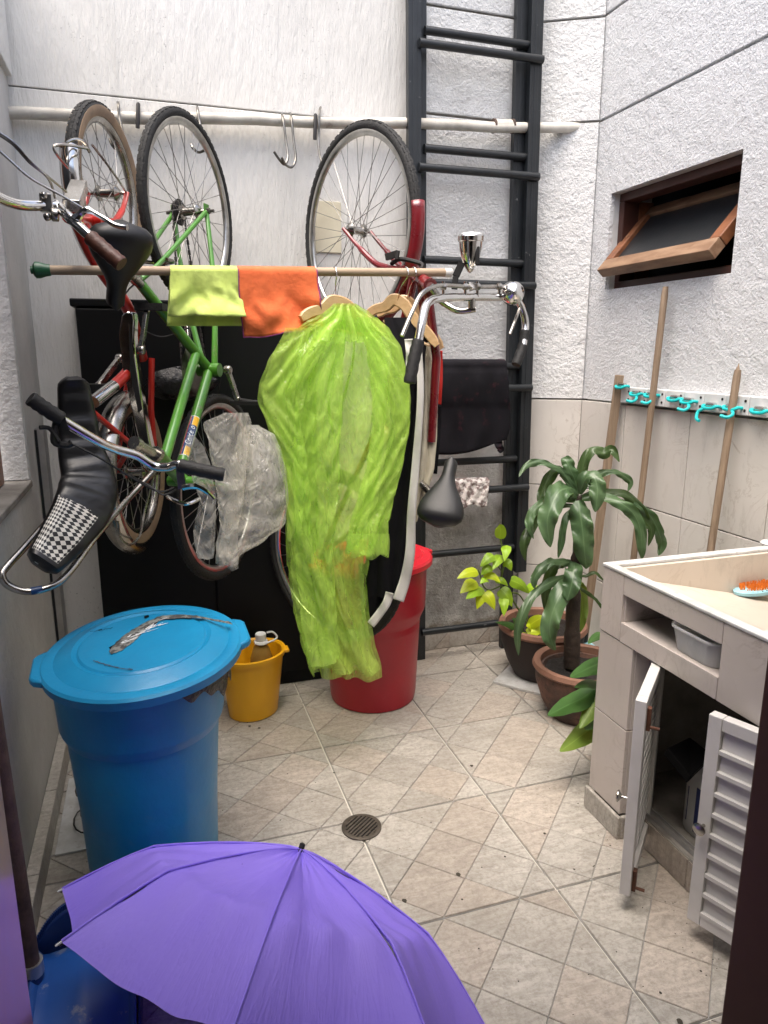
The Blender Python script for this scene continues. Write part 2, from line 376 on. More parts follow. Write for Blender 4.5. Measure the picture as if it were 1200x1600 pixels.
mat('door_frame_brown', (.085, .038, .032), (.065, .029, .024), 3, .6, spec=.2)
mat('door_orange', (.30, .10, .035), (.23, .07, .025), 3, .3, coat=.6, stretch=(8, 8, 1))
mat('blue_plastic', (.007, .245, .48), (.006, .20, .41), 4.5, .38, dirt=(.06, .25, .38), dirtamt=.63, bmp=.25)
mat('blue_plastic_body', (.006, .265, .48), (.005, .21, .41), 4.5, .38, dirt=(.045, .24, .38), dirtamt=.63, bmp=.25)
mat('red_plastic', (.43, .010, .024), (.34, .008, .020), 3.5, .36, dirt=(.30, .05, .05), dirtamt=.63, bmp=.15)
mat('red_lid', (.68, .018, .035), (.60, .014, .028), 3, .36)
mat('yellow_plastic', (.85, .43, .010), (.76, .37, .008), 3, .38, dirt=(.40, .22, .03), dirtamt=.68)
mat('bag_black', (.008, .008, .009), (.005, .005, .0055), 12, .28, bmp=1, bscale=30, bdist=.012)
mat('lime_cloth', (.62, .76, .20), (.50, .63, .13), 9, .95, bmp=.6, bscale=16, bdist=.010, sheen=.2)
mat('orange_cloth', (.80, .17, .05), (.64, .115, .03), 9, .95, bmp=.6, bscale=16, bdist=.010, sheen=.2)
mat('purple_thread', (.24, .04, .16), None, 40, .9)
mat('black_cloth', (.009, .0085, .011), (.006, .0055, .0075), 7, .95, bmp=.4, bscale=380, bdist=.002, spec=.2)
mat('tie_dye', (.0085, .008, .011), (.006, .0055, .0075), 6, .95, bmp=.4, bscale=300, bdist=.002, dirt=(.040, .013, .018), dirtamt=.57, spec=.2)
mat('beige_cloth', (.70, .65, .50), (.58, .53, .40), 8, .9, bmp=.4, bscale=300, bdist=.002)
mat('white_cloth', (.74, .72, .69), (.60, .58, .55), 8, .9, bmp=.3, bscale=300, bdist=.002)
mat('red_cloth', (.75, .03, .02), (.6, .025, .018), 8, .85)
mat('patterned_cloth', (.70, .66, .63), (.22, .17, .16), 46, .9, lo_=.44, hi_=.54, bmp=.5, bscale=80)
film('lime_film', (.66, .94, .19), .66, .12, 15, .0020, (.92, .99, .74), .32, 1.0)
film('clear_film', (.86, .84, .77), .76, .09, 14, .0036, (.97, .96, .93), .28, 1.0)
mat('clay', (.165, .080, .054), (.055, .032, .025), 9, .8, bmp=.6, bscale=50, dirt=(.030, .021, .018), dirtamt=.53, lo_=.40, hi_=.62)
mat('clay_dark', (.030, .020, .017), (.018, .012, .010), 7, .75, bmp=.3, bscale=50, dirt=(.08, .048, .035), dirtamt=.68)
mat('clay_rim', (.25, .125, .082), (.16, .080, .052), 9, .7, dirt=(.08, .048, .036), dirtamt=.57)
mat('soil', (.016, .012, .0095), (.007, .0055, .0045), 40, .9, bmp=1, bscale=60, bdist=.015)
mat('bark', (.060, .042, .030), (.028, .020, .015), 22, .85, bmp=1, bscale=45, bdist=.006)
def leafm(name, a, b2, tl, rough=.32):
    m = bpy.data.materials.new(name); t, b, out = nodes(m); MATS[name] = m
    n = tex_noise(t, 9, 6, .6, coords(t)); cc = ramp(t, n.outputs[0], .32, .7, b2, a)
    oi = t.nodes.new('ShaderNodeObjectInfo'); k = math_(t, 'MULTIPLY_ADD', oi.outputs['Random'], .5); k.node.inputs[2].default_value = .75
    hs = t.nodes.new('ShaderNodeHueSaturation'); t.links.new(k, hs.inputs['Value']); t.links.new(cc, hs.inputs['Color'])
    uv = t.nodes.new('ShaderNodeUVMap'); sx = t.nodes.new('ShaderNodeSeparateXYZ'); t.links.new(uv.outputs[0], sx.inputs[0])
    mid = math_(t, 'ABSOLUTE', math_(t, 'SUBTRACT', sx.outputs[1], .5))
    st = math_(t, 'ABSOLUTE', math_(t, 'SINE', math_(t, 'MULTIPLY', sx.outputs[1], 46.0)))
    cc = mixc(t, ramp(t, mid, .015, .05, (.35,)*3, (0,)*3), hs.outputs[0], tuple(min(1, x*1.8+.03) for x in a))
    tipn = math_(t, 'MULTIPLY_ADD', n.outputs[0], .14); t.links.new(sx.outputs[0], tipn.node.inputs[2])
    cc = mixc(t, ramp(t, tipn, 1.0, 1.04, (0,)*3, (1,)*3), cc, (.05, .034, .016))
    t.links.new(cc, b.inputs['Base Color']); b.inputs['Roughness'].default_value = rough+.06
    bump(t, b, st, .10, .002)
    tr = t.nodes.new('ShaderNodeBsdfTranslucent'); setc(tr.inputs[0], tl)
    mx = t.nodes.new('ShaderNodeMixShader'); mx.inputs[0].default_value = .22
    t.links.new(b.outputs[0], mx.inputs[1]); t.links.new(tr.outputs[0], mx.inputs[2]); t.links.new(mx.outputs[0], out.inputs[0]); return m
leafm('leaf_dracaena', (.100, .165, .075), (.050, .098, .042), (.14, .26, .07), .26)
leafm('leaf_olive', (.050, .085, .026), (.032, .058, .020), (.12, .22, .03), .3)
leafm('leaf_pothos', (.27, .44, .020), (.20, .36, .018), (.45, .60, .03), .35)
leafm('leaf_pothos_yellow', (.52, .62, .020), (.44, .56, .015), (.7, .75, .03), .35)
leafm('leaf_green', (.055, .135, .032), (.036, .095, .022), (.13, .30, .04), .34)
leafm('leaf_yellowing', (.20, .30, .05), (.11, .22, .035), (.35, .42, .05), .36)
mat('leaf_tip', (.012, .010, .006), None, 20, .9)
mat('stem_green', (.12, .18, .03), (.08, .12, .02), 20, .6)
mat('louver_white', (.66, .65, .635), (.55, .54, .52), 5, .38, dirt=(.36, .33, .29), dirtamt=.68)
mat('aluminium', (.62, .61, .60), (.46, .45, .44), 10, .35, .85, dirt=(.14, .11, .09), dirtamt=.66)
mat('rust', (.13, .05, .028), (.06, .026, .016), 30, .85, bmp=.5)
mat('teal_plastic', (.010, .50, .50), (.008, .43, .43), 8, .4)
mat('rack_white', (.70, .71, .71), (.56, .56, .55), 8, .5, dirt=(.20, .18, .15), dirtamt=.64)
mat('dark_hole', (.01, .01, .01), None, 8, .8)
mat('orange_bristle', (.85, .24, .02), (.55, .12, .01), 90, .8)
mat('pale_blue_plastic', (.30, .56, .64), (.24, .48, .56), 6, .4)
film('tub_plastic', (.93, .94, .94), .28, .3, 6, .002, (.92, .93, .93), .5, .5)
mat('jug_white', (.60, .61, .60), (.48, .49, .48), 6, .4)
mat('jug_blue', (.015, .025, .12), None, 6, .4)
mat('matte_black', (.003, .003, .0035), None, 6, .7, spec=.1)
mat('dustpan_blue', (.014, .080, .31), (.010, .058, .24), 5, .36, dirt=(.24, .27, .32), dirtamt=.58)
mat('dustpan_dark', (.008, .030, .13), (.006, .022, .10), 5, .36, dirt=(.10, .12, .16), dirtamt=.66)
mat('rusty_pole', (.125, .078, .058), (.060, .038, .030), 16, .75, bmp=.6, bscale=70, dirt=(.30, .24, .20), dirtamt=.64)
mat('drain_iron', (.12, .10, .08), (.06, .05, .04), 24, .6, .4, bmp=.4)
mat('cap_green', (.022, .13, .055), None, 8, .4)
mat('white_paint', (.72, .72, .70), None, 5, .6)
mat('concrete', (.30, .28, .25), (.17, .155, .135), 8, .9, bmp=.6, bscale=60)
mat('house_plaster', (.45, .42, .38), None, 2, .9)
mat('house_dark', (.10, .085, .07), None, 2, .9)
mat('bottle_plastic', (.34, .20, .05), None, 6, .15)
mat('cap_white', (.75, .76, .76), None, 6, .4)
mat('sticker_yellow', (.75, .42, .02), None, 6, .4)
mat('sticker_blue', (.012, .045, .14), None, 6, .35)
mat('sticker_red', (.4, .05, .05), None, 6, .4)
mat('sticker_white', (.75, .78, .8), None, 6, .4)
mat('sticker_grey', (.20, .21, .20), (.05, .05, .05), 60, .7, lo_=.45, hi_=.55)
mat('debris', (.030, .028, .022), (.05, .04, .025), 40, .8)
def umbrella_mat():
    m = bpy.data.materials.new('purple_nylon'); t, b, out = nodes(m); MATS['purple_nylon'] = m
    n = tex_noise(t, 5, 6, .6, coords(t)); cc = ramp(t, n.outputs[0], .3, .7, (.345, .24, .98), (.395, .285, 1.0))
    d = tex_noise(t, 4.2, 8, .65, coords(t), 1.0); cc = mixc(t, ramp(t, d.outputs[0], .725, .74, (0,)*3, (.55,)*3), cc, (.07, .03, .30))
    t.links.new(cc, b.inputs['Base Color']); b.inputs['Roughness'].default_value = .55; b.inputs['Specular IOR Level'].default_value = .35
    wv = tex_noise(t, 7, 3, .5, coords(t, (1, 1, 1)), 2.0); ab = math_(t, 'ABSOLUTE', math_(t, 'SUBTRACT', wv.outputs[0], .5)); wv = math_(t, 'POWER', math_(t, 'SUBTRACT', 1.0, ab), 9.0).node; fine = tex_noise(t, 300, 2, .5, coords(t))
    hh = math_(t, 'MULTIPLY_ADD', fine.outputs[0], .03); t.links.new(wv.outputs[0], hh.node.inputs[2])
    uv = t.nodes.new('ShaderNodeUVMap'); mp = t.nodes.new('ShaderNodeMapping'); mp.inputs['Scale'].default_value = (2.2, 9, 1); t.links.new(uv.outputs[0], mp.inputs[0])
    oi = t.nodes.new('ShaderNodeObjectInfo'); cb = t.nodes.new('ShaderNodeCombineXYZ'); t.links.new(math_(t, 'MULTIPLY', oi.outputs['Random'], 40.0), cb.inputs[0]); t.links.new(cb.outputs[0], mp.inputs['Location'])
    rn = tex_noise(t, 1.6, 4, .6, mp.outputs[0], .8); ra = math_(t, 'POWER', math_(t, 'SUBTRACT', 1.0, math_(t, 'ABSOLUTE', math_(t, 'SUBTRACT', rn.outputs[0], .5))), 14.0)
    hh = math_(t, 'ADD', math_(t, 'MULTIPLY', hh, .35), math_(t, 'MULTIPLY', ra, 1.0))
    bump(t, b, hh, .20, .006)
    tr = t.nodes.new('ShaderNodeBsdfTranslucent'); setc(tr.inputs[0], (.22, .12, .80))
    mx = t.nodes.new('ShaderNodeMixShader'); mx.inputs[0].default_value = .28
    t.links.new(b.outputs[0], mx.inputs[1]); t.links.new(tr.outputs[0], mx.inputs[2]); t.links.new(mx.outputs[0], out.inputs[0])
umbrella_mat()
def seat_mat():
    m = bpy.data.materials.new('checker_vinyl'); t, b, out = nodes(m); MATS['checker_vinyl'] = m
    uv = t.nodes.new('ShaderNodeUVMap'); sx = t.nodes.new('ShaderNodeSeparateXYZ'); t.links.new(uv.outputs[0], sx.inputs[0])
    mp = t.nodes.new('ShaderNodeMapping'); mp.inputs['Scale'].default_value = (84, 50, 1); mp.inputs['Rotation'].default_value = (0, 0, R(45)); t.links.new(uv.outputs[0], mp.inputs[0])
    ck = t.nodes.new('ShaderNodeTexChecker'); ck.inputs['Scale'].default_value = 1; setc(ck.inputs[1], (.70, .68, .62)); setc(ck.inputs[2], (.015, .015, .015)); t.links.new(mp.outputs[0], ck.inputs[0])
    # worn print: on the top face (v .12-.42) towards the tail of the seat (u > .6)
    n = tex_noise(t, 26, 7, .75, coords(t)); wear = ramp(t, n.outputs[0], .36, .44, (0,)*3, (1,)*3)
    ua = ramp(t, sx.outputs[0], .64, .82, (0,)*3, (1,)*3); ub = ramp(t, sx.outputs[0], .955, .96, (1,)*3, (0,)*3)
    va = ramp(t, sx.outputs[1], .185, .19, (0,)*3, (1,)*3); vb = ramp(t, sx.outputs[1], .425, .43, (1,)*3, (0,)*3)
    wr = math_(t, 'GREATER_THAN', math_(t, 'ADD', n.outputs[0], ua), .98)
    k = math_(t, 'MULTIPLY', math_(t, 'MULTIPLY', wr, ub), math_(t, 'MULTIPLY', va, vb))
    t.links.new(mixc(t, k, (.007, .007, .0075), ck.outputs[0]), b.inputs['Base Color']); b.inputs['Roughness'].default_value = .36
    n2 = tex_noise(t, 22, 3, .5, coords(t, (1, 1, 3))); bump(t, b, n2.outputs[0], .3, .004)
seat_mat()
m = bpy.data.materials.new('pane_glass'); t, b, out = nodes(m); MATS['pane_glass'] = m
setc(b.inputs['Base Color'], (.014, .016, .018)); b.inputs['Roughness'].default_value = .35
bump(t, b, tex_noise(t, 60, 3, .5, coords(t)).outputs[0], .15, .003)

# ------------------------------------------------------------------ the setting: floor of square slabs with pressed diagonal facets
TS, TX0, TY0 = .42, .49, 1.36
gfl = G().box(-3.0, 5.0, -3.0, 6.0, -.20, -.024); floor = ob('floor', gfl, 'concrete', None, False); tag(floor, None, None, None, 'structure')
def facet_mesh(name, poly):
    c = V((sum(q[0] for q in poly)/len(poly), sum(q[1] for q in poly)/len(poly), 0)); g = G(); pl = [V((*q, 0)) for q in poly]; n = len(pl)
    def inset(d):
        out = []
        for i in range(n):
            a, b, cc = pl[i-1], pl[i], pl[(i+1) % n]; e1 = (b-a).normalized(); e2 = (cc-b).normalized()
            n1 = V((-e1.y, e1.x, 0)); n2 = V((-e2.y, e2.x, 0)); bis = (n1+n2); bis = bis/(bis.dot(n1)); out.append(b+bis*d)
        return out
    lo_r, mid_r, top_r = inset(.0009), inset(.0009), inset(.0024)
    rows = [[q+V((0, 0, -.008)) for q in lo_r], [q+V((0, 0, -.0015)) for q in mid_r], top_r]
    g.quadgrid(rows, cv=True); g.f.append(tuple(2*n+k for k in range(n)))
    return mesh(name, g, False)
h_ = TS/2-.0024
def uvp(*q): return [((u-.5)*2*h_, (v-.5)*2*h_) for u, v in q]
sq = facet_mesh('facet_square', uvp((0, .25), (.25, 0), (.5, .25), (.25, .5)))
tri = facet_mesh('facet_triangle', uvp((.25, 0), (.75, 0), (.5, .25)))
crn = facet_mesh('facet_corner', uvp((0, 0), (.25, 0), (0, .25)))
slab = mesh('floor_slab', G().box(-h_, h_, -h_, h_, -.022, -.0045), False)
for me in (sq, tri, crn): me.materials.append(None)
joint = ob('joint_bed', G().box(-.40, 1.85, .52, 2.90, -.023, -.0075), 'joint_white', floor, False)
for ix in range(-3, 4):
    for iy in range(-2, 4):
        cx, cy = TX0+(ix+.5)*TS, TY0+(iy+.5)*TS
        if cx < -.45 or cx > 1.95: continue
        s = bpy.data.objects.new('floor_tile', slab); s.location = (cx, cy, 0); s.matrix_basis = Matrix.Translation((cx, cy, 0)); link(s, floor)
        if not slab.materials: slab.materials.append(MATS['grout'])
        for k in range(13):
            if k < 5: me, (u, v), rz = sq, [(0, 0), (.5, 0), (.25, .25), (0, .5), (.5, .5)][k], 0
            elif k < 9: me, u, v, rz = tri, 0, 0, (k-5)*math.pi/2
            else: me, u, v, rz = crn, 0, 0, (k-9)*math.pi/2
            f = bpy.data.objects.new('facet', me)
            f.matrix_basis = Matrix.Translation((cx, cy, 0)) @ Matrix.Rotation(rz, 4, 'Z') @ Matrix.Translation((u*2*h_, v*2*h_, 0))
            f.matrix_basis = f.matrix_basis @ Matrix.Translation((0, 0, random.uniform(-.0006, .0004)))
            link(f, s); pink = (k < 5 and (ix+iy+k) % 2 == 0) or (k >= 5 and random.random() < .2)
            f.material_slots[0].link = 'OBJECT'; f.material_slots[0].material = MATS['slate_pink' if pink else 'slate_grey']
# ------------------------------------------------------------------ walls
TOP = 3.3
def wall(name, label, g, m): return tag(ob(name, g, m, None, False), label, 'wall')
def panel(parent, m, *b): return ob('wall_panel', G().box(*b), m, parent, False, bevel=.003)
bw = wall('back_wall', 'pale plaster back wall of the yard with brushed left half and rough right half', G().box(-.6, 1.7, 2.884, 3.1, 0, TOP), 'concrete')
for z0, z1 in ((-.02, 2.211), (2.215, TOP)): panel(bw, 'brushed_plaster', -.6, 1.03, 2.87, 2.883, z0, z1)
for z0, z1 in ((-.02, 2.262), (2.272, 2.640), (2.650, TOP)): panel(bw, 'stucco_back', 1.03, 1.64, 2.87, 2.883, z0, z1)
# skirting of the back wall: tiles cut along the diagonals of the floor
sk = []
for i in range(5):
    x0 = .62+i*.21
    sk += [[(x0, 0), (x0+.13, 0), (x0+.21, .085), (x0, .085)], [(x0+.134, 0), (x0+.21, 0), (x0+.21, .081)]]
for i, poly in enumerate(sk):
    if poly[0][0] > 1.6: continue
    cxx = sum(a for a, b in poly)/len(poly); czz = sum(b for a, b in poly)/len(poly)
    poly = [(cxx+(a-cxx)*.985, czz+(b-czz)*.985+.003) for a, b in poly]
    ob('skirting_tile', G().prism([(a, 2.868, b) for a, b in poly], (0, -.012, 0)), 'slate_pink' if i % 2 else 'slate_grey', bw, False)
# corner wall between back and right walls
CA, CB = V((1.60, 2.868, 0)), V((1.812, 2.745, 0)); cd = (CB-CA).normalized(); cn = V((cd.y, -cd.x, 0))   # normal towards the yard
cw = wall('corner_wall', 'short slanted wall in the corner with peeling plaster above two marble tiles', G().obox((CA+CB)/2-cn*.09+V((0, 0, TOP/2)), cd*(CB-CA).length*.62, cn*.075, V((0, 0, TOP/2))), 'concrete')
for z0, z1 in ((1.15, 2.262), (2.272, 2.640), (2.650, TOP)):
    ob('wall_panel', G().obox((CA+CB)/2-cn*.006+V((0, 0, (z0+z1)/2)), cd*(CB-CA).length*.5, cn*.0075, V((0, 0, (z1-z0)/2))), 'stucco_corner', cw, False)
TZ = [(.006, .374), (.378, .757), (.761, 1.142)]
for z0, z1 in TZ:
    ob('wall_tile', G().obox((CA+CB)/2+cn*.002+V((0, 0, (z0+z1)/2)), cd*((CB-CA).length*.5-.002), cn*.006, V((0, 0, (z1-z0)/2))), 'wall_marble', cw, False, bevel=.0015)
# right wall with a window hole
WY0, WY1, WZ0, WZ1 = 1.955, 2.640, 1.60, 1.972
rw = wall('right_wall', 'white rough stucco wall on the right with marble tiles along its foot', G().box(1.84, 2.02, -.5, WY0-.001, 0, TOP).box(1.84, 2.02, WY1+.001, 3.0, 0, TOP).box(1.84, 2.02, WY0-.001, WY1+.001, 0, WZ0-.001).box(1.84, 2.02, WY0-.001, WY1+.001, WZ1+.001, TOP), 'white_paint')
for z0, z1 in ((2.272, 2.648), (2.658, TOP)): panel(rw, 'stucco', 1.82, 1.839, -.5, 2.76, z0, z1)
ob('wall_panel', G().box(1.82, 1.839, -.5, WY0, 1.15, 2.262).box(1.82, 1.839, WY1, 2.76, 1.15, 2.262).box(1.82, 1.839, WY0, WY1, 1.15, WZ0).box(1.82, 1.839, WY0, WY1, WZ1, 2.262), 'stucco', rw, False)
ys = [2.742, 2.432, 2.062, 1.692, 1.322]
for a, b2 in zip(ys, ys[1:]):
    for z0, z1 in TZ: ob('wall_tile', G().box(1.808, 1.838, b2+.002, a-.002, z0, z1), 'wall_marble', rw, False, bevel=.0015)
# left wall with an opening above a sill
LX = -.38
lw = wall('left_wall', 'dirty grey plaster wall on the left with a window sill and mouldy foot', G().box(LX-.2, LX, 2.47, 3.0, 0, 2.75).box(LX-.2, LX, .3, 2.47, 0, .93).box(LX-.2, LX, .3, 2.47, 2.22, 2.75).box(LX-.2, LX, .3, 1.15, .93, 2.22), 'left_plaster')
ob('lintel', G().box(LX-.15, LX+.018, .3, 2.855, 2.235, 2.74), 'jamb_plaster', lw, False, bevel=.004)
ob('jamb', G().box(LX-.19, LX-.004, 2.455, 2.468, .956, 2.218), 'jamb_plaster', lw, False)
ob('window_sill', G().box(LX-.20, LX+.004, 1.16, 2.466, .931, .953), 'concrete', lw, False, bevel=.004)
for i in range(6): ob('skirting_tile', G().box(LX+.002, LX+.034, .62+i*.37, .62+i*.37+.366, -.004, .075), 'slate_grey', lw, False, bevel=.002)
# house wall the photographer leans out of, with the room behind
JL, JR = p(33, 1450, .68), p(1163, 1300, .72)
hw = wall('house_wall', 'plain house wall around the doorway beside the camera', G().box(-1.6, JL.x-.06, .58, .66, 0, 2.30).box(JR.x+.055, 2.1, .58, .66, 0, 2.30).box(JL.x-.06, JR.x+.055, .58, .66, 2.15, 2.30), 'house_plaster')
tag(ob('room', G().box(-1.7, -1.6, -2.5, .58, 0, 2.31).box(2.1, 2.2, -2.5, .58, 0, 2.31).box(-1.7, 2.2, -2.6, -2.5, 0, 2.31).box(-1.7, 2.2, -2.6, .578, 2.31, 2.40), 'house_dark', None, False), None, None, None, 'structure')
tag(ob('door_jamb', G().box(JR.x, JR.x+.056, .54, .72, 0, 2.14).box(JR.x+.012, JR.x+.056, .525, .541, 0, 2.14), 'door_frame_brown', None, False, bevel=.004), 'dark brown wooden door jamb at the lower right edge', 'door frame')
tag(ob('door_leaf', G().box(JL.x-.045, JL.x, .46, .68, 0, 2.10).box(JL.x-.052, JL.x-.045, .48, .66, .02, 2.08), 'door_orange', None, False, bevel=.004), 'varnished orange brown door edge at the lower left corner', 'door')
lf = thing('window_frame', (LX-.13, 2.2, .955), 'orange wooden window frame standing on the left sill', 'window frame')
q = pZ(13, 755, .955)
ob('stile', G().box(q.x-.06, q.x-.008, 2.40-.045, 2.40, .956, 2.2), 'window_wood', lf, False, bevel=.003)
ob('stile', G().box(q.x-.06, q.x-.008, q.y-.10, q.y-.05, .956, 2.2), 'window_wood', lf, False, bevel=.003)
ob('rail', G().box(q.x-.055, q.x-.012, 1.2, 2.35, .956, 1.01), 'window_wood', lf, False, bevel=.003)
ob('pane', G().box(q.x-.037, q.x-.031, 1.2, 2.352, 1.011, 2.2), 'pane_glass', lf, False)
# ------------------------------------------------------------------ awning window in the right wall
wn = thing('awning_window', (1.85, (WY0+WY1)/2, WZ0), 'small brown wooden awning window propped open in the stucco wall', 'window')
fx0, fx1 = 1.862, 1.935; ft = .032
ob('frame', G().box(fx0, fx1, WY0, WY1, WZ1-ft, WZ1).box(fx0, fx1, WY0, WY1, WZ0, WZ0+ft).box(fx0, fx1, WY0, WY0+ft, WZ0+ft, WZ1-ft).box(fx0, fx1, WY1-ft, WY1, WZ0+ft, WZ1-ft), 'window_brown', wn, False, bevel=.003)
ob('reveal', G().box(1.935, 2.0, WY1-ft-.004, WY1-ft+.02, WZ0+ft, WZ1-ft), 'window_wood', wn, False)
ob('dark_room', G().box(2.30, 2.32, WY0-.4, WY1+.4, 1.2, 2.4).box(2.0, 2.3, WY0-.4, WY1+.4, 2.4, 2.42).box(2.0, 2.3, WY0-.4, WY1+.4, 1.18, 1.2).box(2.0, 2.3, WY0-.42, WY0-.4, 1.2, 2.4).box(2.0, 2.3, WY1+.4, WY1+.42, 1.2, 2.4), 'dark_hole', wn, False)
# sash pivots at mid height: bottom rail swung out into the yard
sb = pX(950, 418, 1.79); hz = sb.z; top = V((1.985, 0, WZ1-.075)); low = V((1.795, 0, hz))
dv = (top-low).normalized(); nrm = V((-dv.z, 0, dv.x))
y0, y1 = WY0+ft+.012, WY1-ft+.012
sash = ob('sash', G().bar(low+V((0, y0, 0)), low+V((0, y1, 0)), dv, .058, .042).bar(top+V((0, y0, 0)), top+V((0, y1, 0)), dv, .046, .034), 'weathered_wood', wn, False, bevel=.003)
for yy in (y0+.022, y1-.022): ob('stile', G().bar(low+dv*.0295+V((0, yy, 0)), top-dv*.0235+V((0, yy, 0)), (0, 1, 0), .050, .040), 'window_wood', sash, False, bevel=.003)
ob('pane', G().bar(low+dv*.02+V((0, (y0+y1)/2, 0)), top-dv*.02+V((0, (y0+y1)/2, 0)), (0, 1, 0), y1-y0-.08, .006), 'pane_glass', sash, False)
# ------------------------------------------------------------------ pipe and hooks on the back wall
pa, pb = p(-60, 176, 2.84), p(908, 201, 2.80)
pp = thing('water_pipe', pa, 'off white painted water pipe running across the back wall', 'pipe')
ob('pipe', G().tube([lerp(pa, pb, i/12)+V((0, 0, .004*math.sin(i*1.7))) for i in range(13)], .0195, 14), 'pipe_paint', pp)
q = p(786, 197, 2.813); dpp = (pb-pa).normalized()
ob('coupling', G().tube([q-dpp*.036, q-dpp*.034, q+dpp*.034, q+dpp*.036], [.021, .025, .025, .021], 14), 'pipe_paint', pp)
for s in (-1, 1): ob('collar', G().tube([q+dpp*s*.045, q+dpp*s*.037], .027, 14), 'rusty_pole', pp)
def hook(px, lab, m='steel', r=.0045, grp='steel hooks on the back wall'):
    return tag(ob('wall_hook', G().tube(cr(px, 6), r, 8), m), lab, 'hook', grp)
hook([p(184, 160, 2.865), p(185, 163, 2.78), p(187, 185, 2.76), p(193, 212, 2.72), p(192, 228, 2.66), p(183, 233, 2.63), p(176, 228, 2.62), p(171, 217, 2.63)], 'steel hook holding up the small tan tyred wheel')
hook([p(308, 167, 2.865), p(309, 172, 2.80), p(313, 195, 2.78), p(321, 222, 2.74), p(319, 234, 2.69), p(310, 238, 2.66), p(302, 232, 2.64), p(299, 226, 2.65)], 'steel hook holding up the wheel of the green bicycle')
hook([p(501, 168, 2.865), p(499, 175, 2.80), p(498, 210, 2.79), p(499, 240, 2.77), p(505, 256, 2.74), p(513, 258, 2.72), p(519, 247, 2.70)], 'steel hook holding up the large thin wheel by the ladder')
hook([p(440, 178, 2.865), p(442, 184, 2.79), p(447, 220, 2.77), p(450, 245, 2.755), p(445, 257, 2.74), p(437, 250, 2.73), p(428, 237, 2.72)], 'left one of the pair of empty steel hooks')
hook([p(453, 177, 2.865), p(455, 183, 2.79), p(459, 220, 2.77), p(462, 248, 2.755), p(456, 261, 2.74), p(446, 257, 2.73), p(440, 246, 2.72)], 'right one of the pair of empty steel hooks')
for xx, y0_, y1_, lb in ((216, 163, 200, 'black iron pin between the two left wheels'), (493, 180, 218, 'black iron pin beside the paired empty hooks')):
    tag(ob('iron_pin', G().tube([p(xx, y0_, 2.865), p(xx, y0_, 2.80), p(xx-.5, (y0_+y1_)/2, 2.79), p(xx-1, y1_, 2.79)], .007, 8), 'black_iron'), lb, 'pin', 'iron pins on the back wall')
tag(ob('wall_patch', G().box(p(492, 315, 2.87).x, p(532, 315, 2.87).x, 2.863, 2.871, p(512, 395, 2.87).z, p(512, 315, 2.87).z), 'beige_cloth', None, False, bevel=.002), 'cream cover plate on the wall behind the large wheel', 'plate')
# ------------------------------------------------------------------ two overlapping steel ladders leaning on the back wall
def ladder(label, xl, xr, ybot, rungs, zb, rail_l, yoff):
    # xl/xr: pixel x of rail centres (bottom, top); rungs: pixel y at the right end
    def yy(z): return 2.785+yoff+.055*z/2.7
    t_ = thing('ladder', (1.3, 2.79+yoff, 0), label, 'ladder', 'steel ladders against the back wall')
    XL, XR = xl, xr
    for X in (XL, XR):
        a, b = V((X, yy(zb), zb)), V((X-.012, yy(3.2), 3.2))
        g = G().bar(a, b, (1, 0, 0), .052, .030).bar(a+V((0, -.0155, .002)), b+V((0, -.0155, 0)), (1, 0, 0), .018, .003)
        ob('rail', g, 'ladder_paint', t_, False, bevel=.003)
    for z in rungs:
        Y = yy(z)-.026
        a, b = V((XL+.004, Y, z)), V((XR+.012, Y, z))
        ob('rung', G().tube([a, b], .0155, 14), 'ladder_paint', t_)
    return t_
ladder('black steel ladder standing on the floor with its lowest rung near the skirting', 1.070, 1.502, 0, [.135, .489, .89, 1.29, 1.71, 2.121, 2.531, 2.94], 0.0, 0, 0)
ladder('black steel ladder ending above the floor, its rungs holding the black shorts', 1.034, 1.545, 0, [.768, 1.20, 1.619, 2.042, 2.471, 2.90], .375, 0, -.038)
# ------------------------------------------------------------------ black cabinet against the back wall
cb_ = thing('cabinet', (.18, 2.78, 0), 'tall flat black cabinet standing behind the bicycles', 'cabinet')
ob('body', G().box(-.225, .61, 2.725, 2.862, .0, 1.500), 'cabinet_black', cb_, False, bevel=.004)
ob('top_board', G().box(-.240, .625, 2.712, 2.864, 1.502, 1.528), 'cabinet_black', cb_, False, bevel=.004)
for x0, x1 in ((-.222, .190), (.196, .607)): ob('door', G().box(x0, x1, 2.712, 2.724, .06, 1.495), 'cabinet_black', cb_, False, bevel=.003)
ob('handle', G().tube([V((.215, 2.711, .80)), V((.215, 2.69, .80)), V((.215, 2.69, .92)), V((.215, 2.711, .92))], .005, 8), 'black_iron', cb_)
# a black bin bag stuffed between cabinet and bicycles
rows = []
for i in range(13):
    a = i/12*math.pi; rows.append([p(283, 600, 2.66)+V((math.cos(b*2*math.pi/22)*.12*math.sin(a)*(1+.22*nz(i*.9, b*.8)), math.sin(b*2*math.pi/22)*.04*math.sin(a), math.cos(a)*.055*(1+.3*nz(b*.5, i*.4, 3)))) for b in range(22)])
tag(ob('rubbish_bag', G().quadgrid(rows, cv=True), 'bag_black'), 'crumpled black plastic bag against the cabinet behind the green frame', 'plastic bag')
# metal channel and cable in the back left corner
mc = thing('metal_channel', (LX+.02, 2.72, 0), 'grey metal channel standing upright in the left corner', 'channel')
q0, q1 = V((LX+.022, 2.66, 0)), V((LX+.022, 2.66, 1.10))
for dy in (-.034, -.011, .012, .035): ob('flange', G().box(LX+.003, LX+.03, 2.66+dy-.004, 2.66+dy+.004, 0, 1.10), 'aluminium', mc, False)
ob('web', G().box(LX+.002, LX+.010, 2.62, 2.70, 0, 1.095), 'ladder_paint', mc, False)
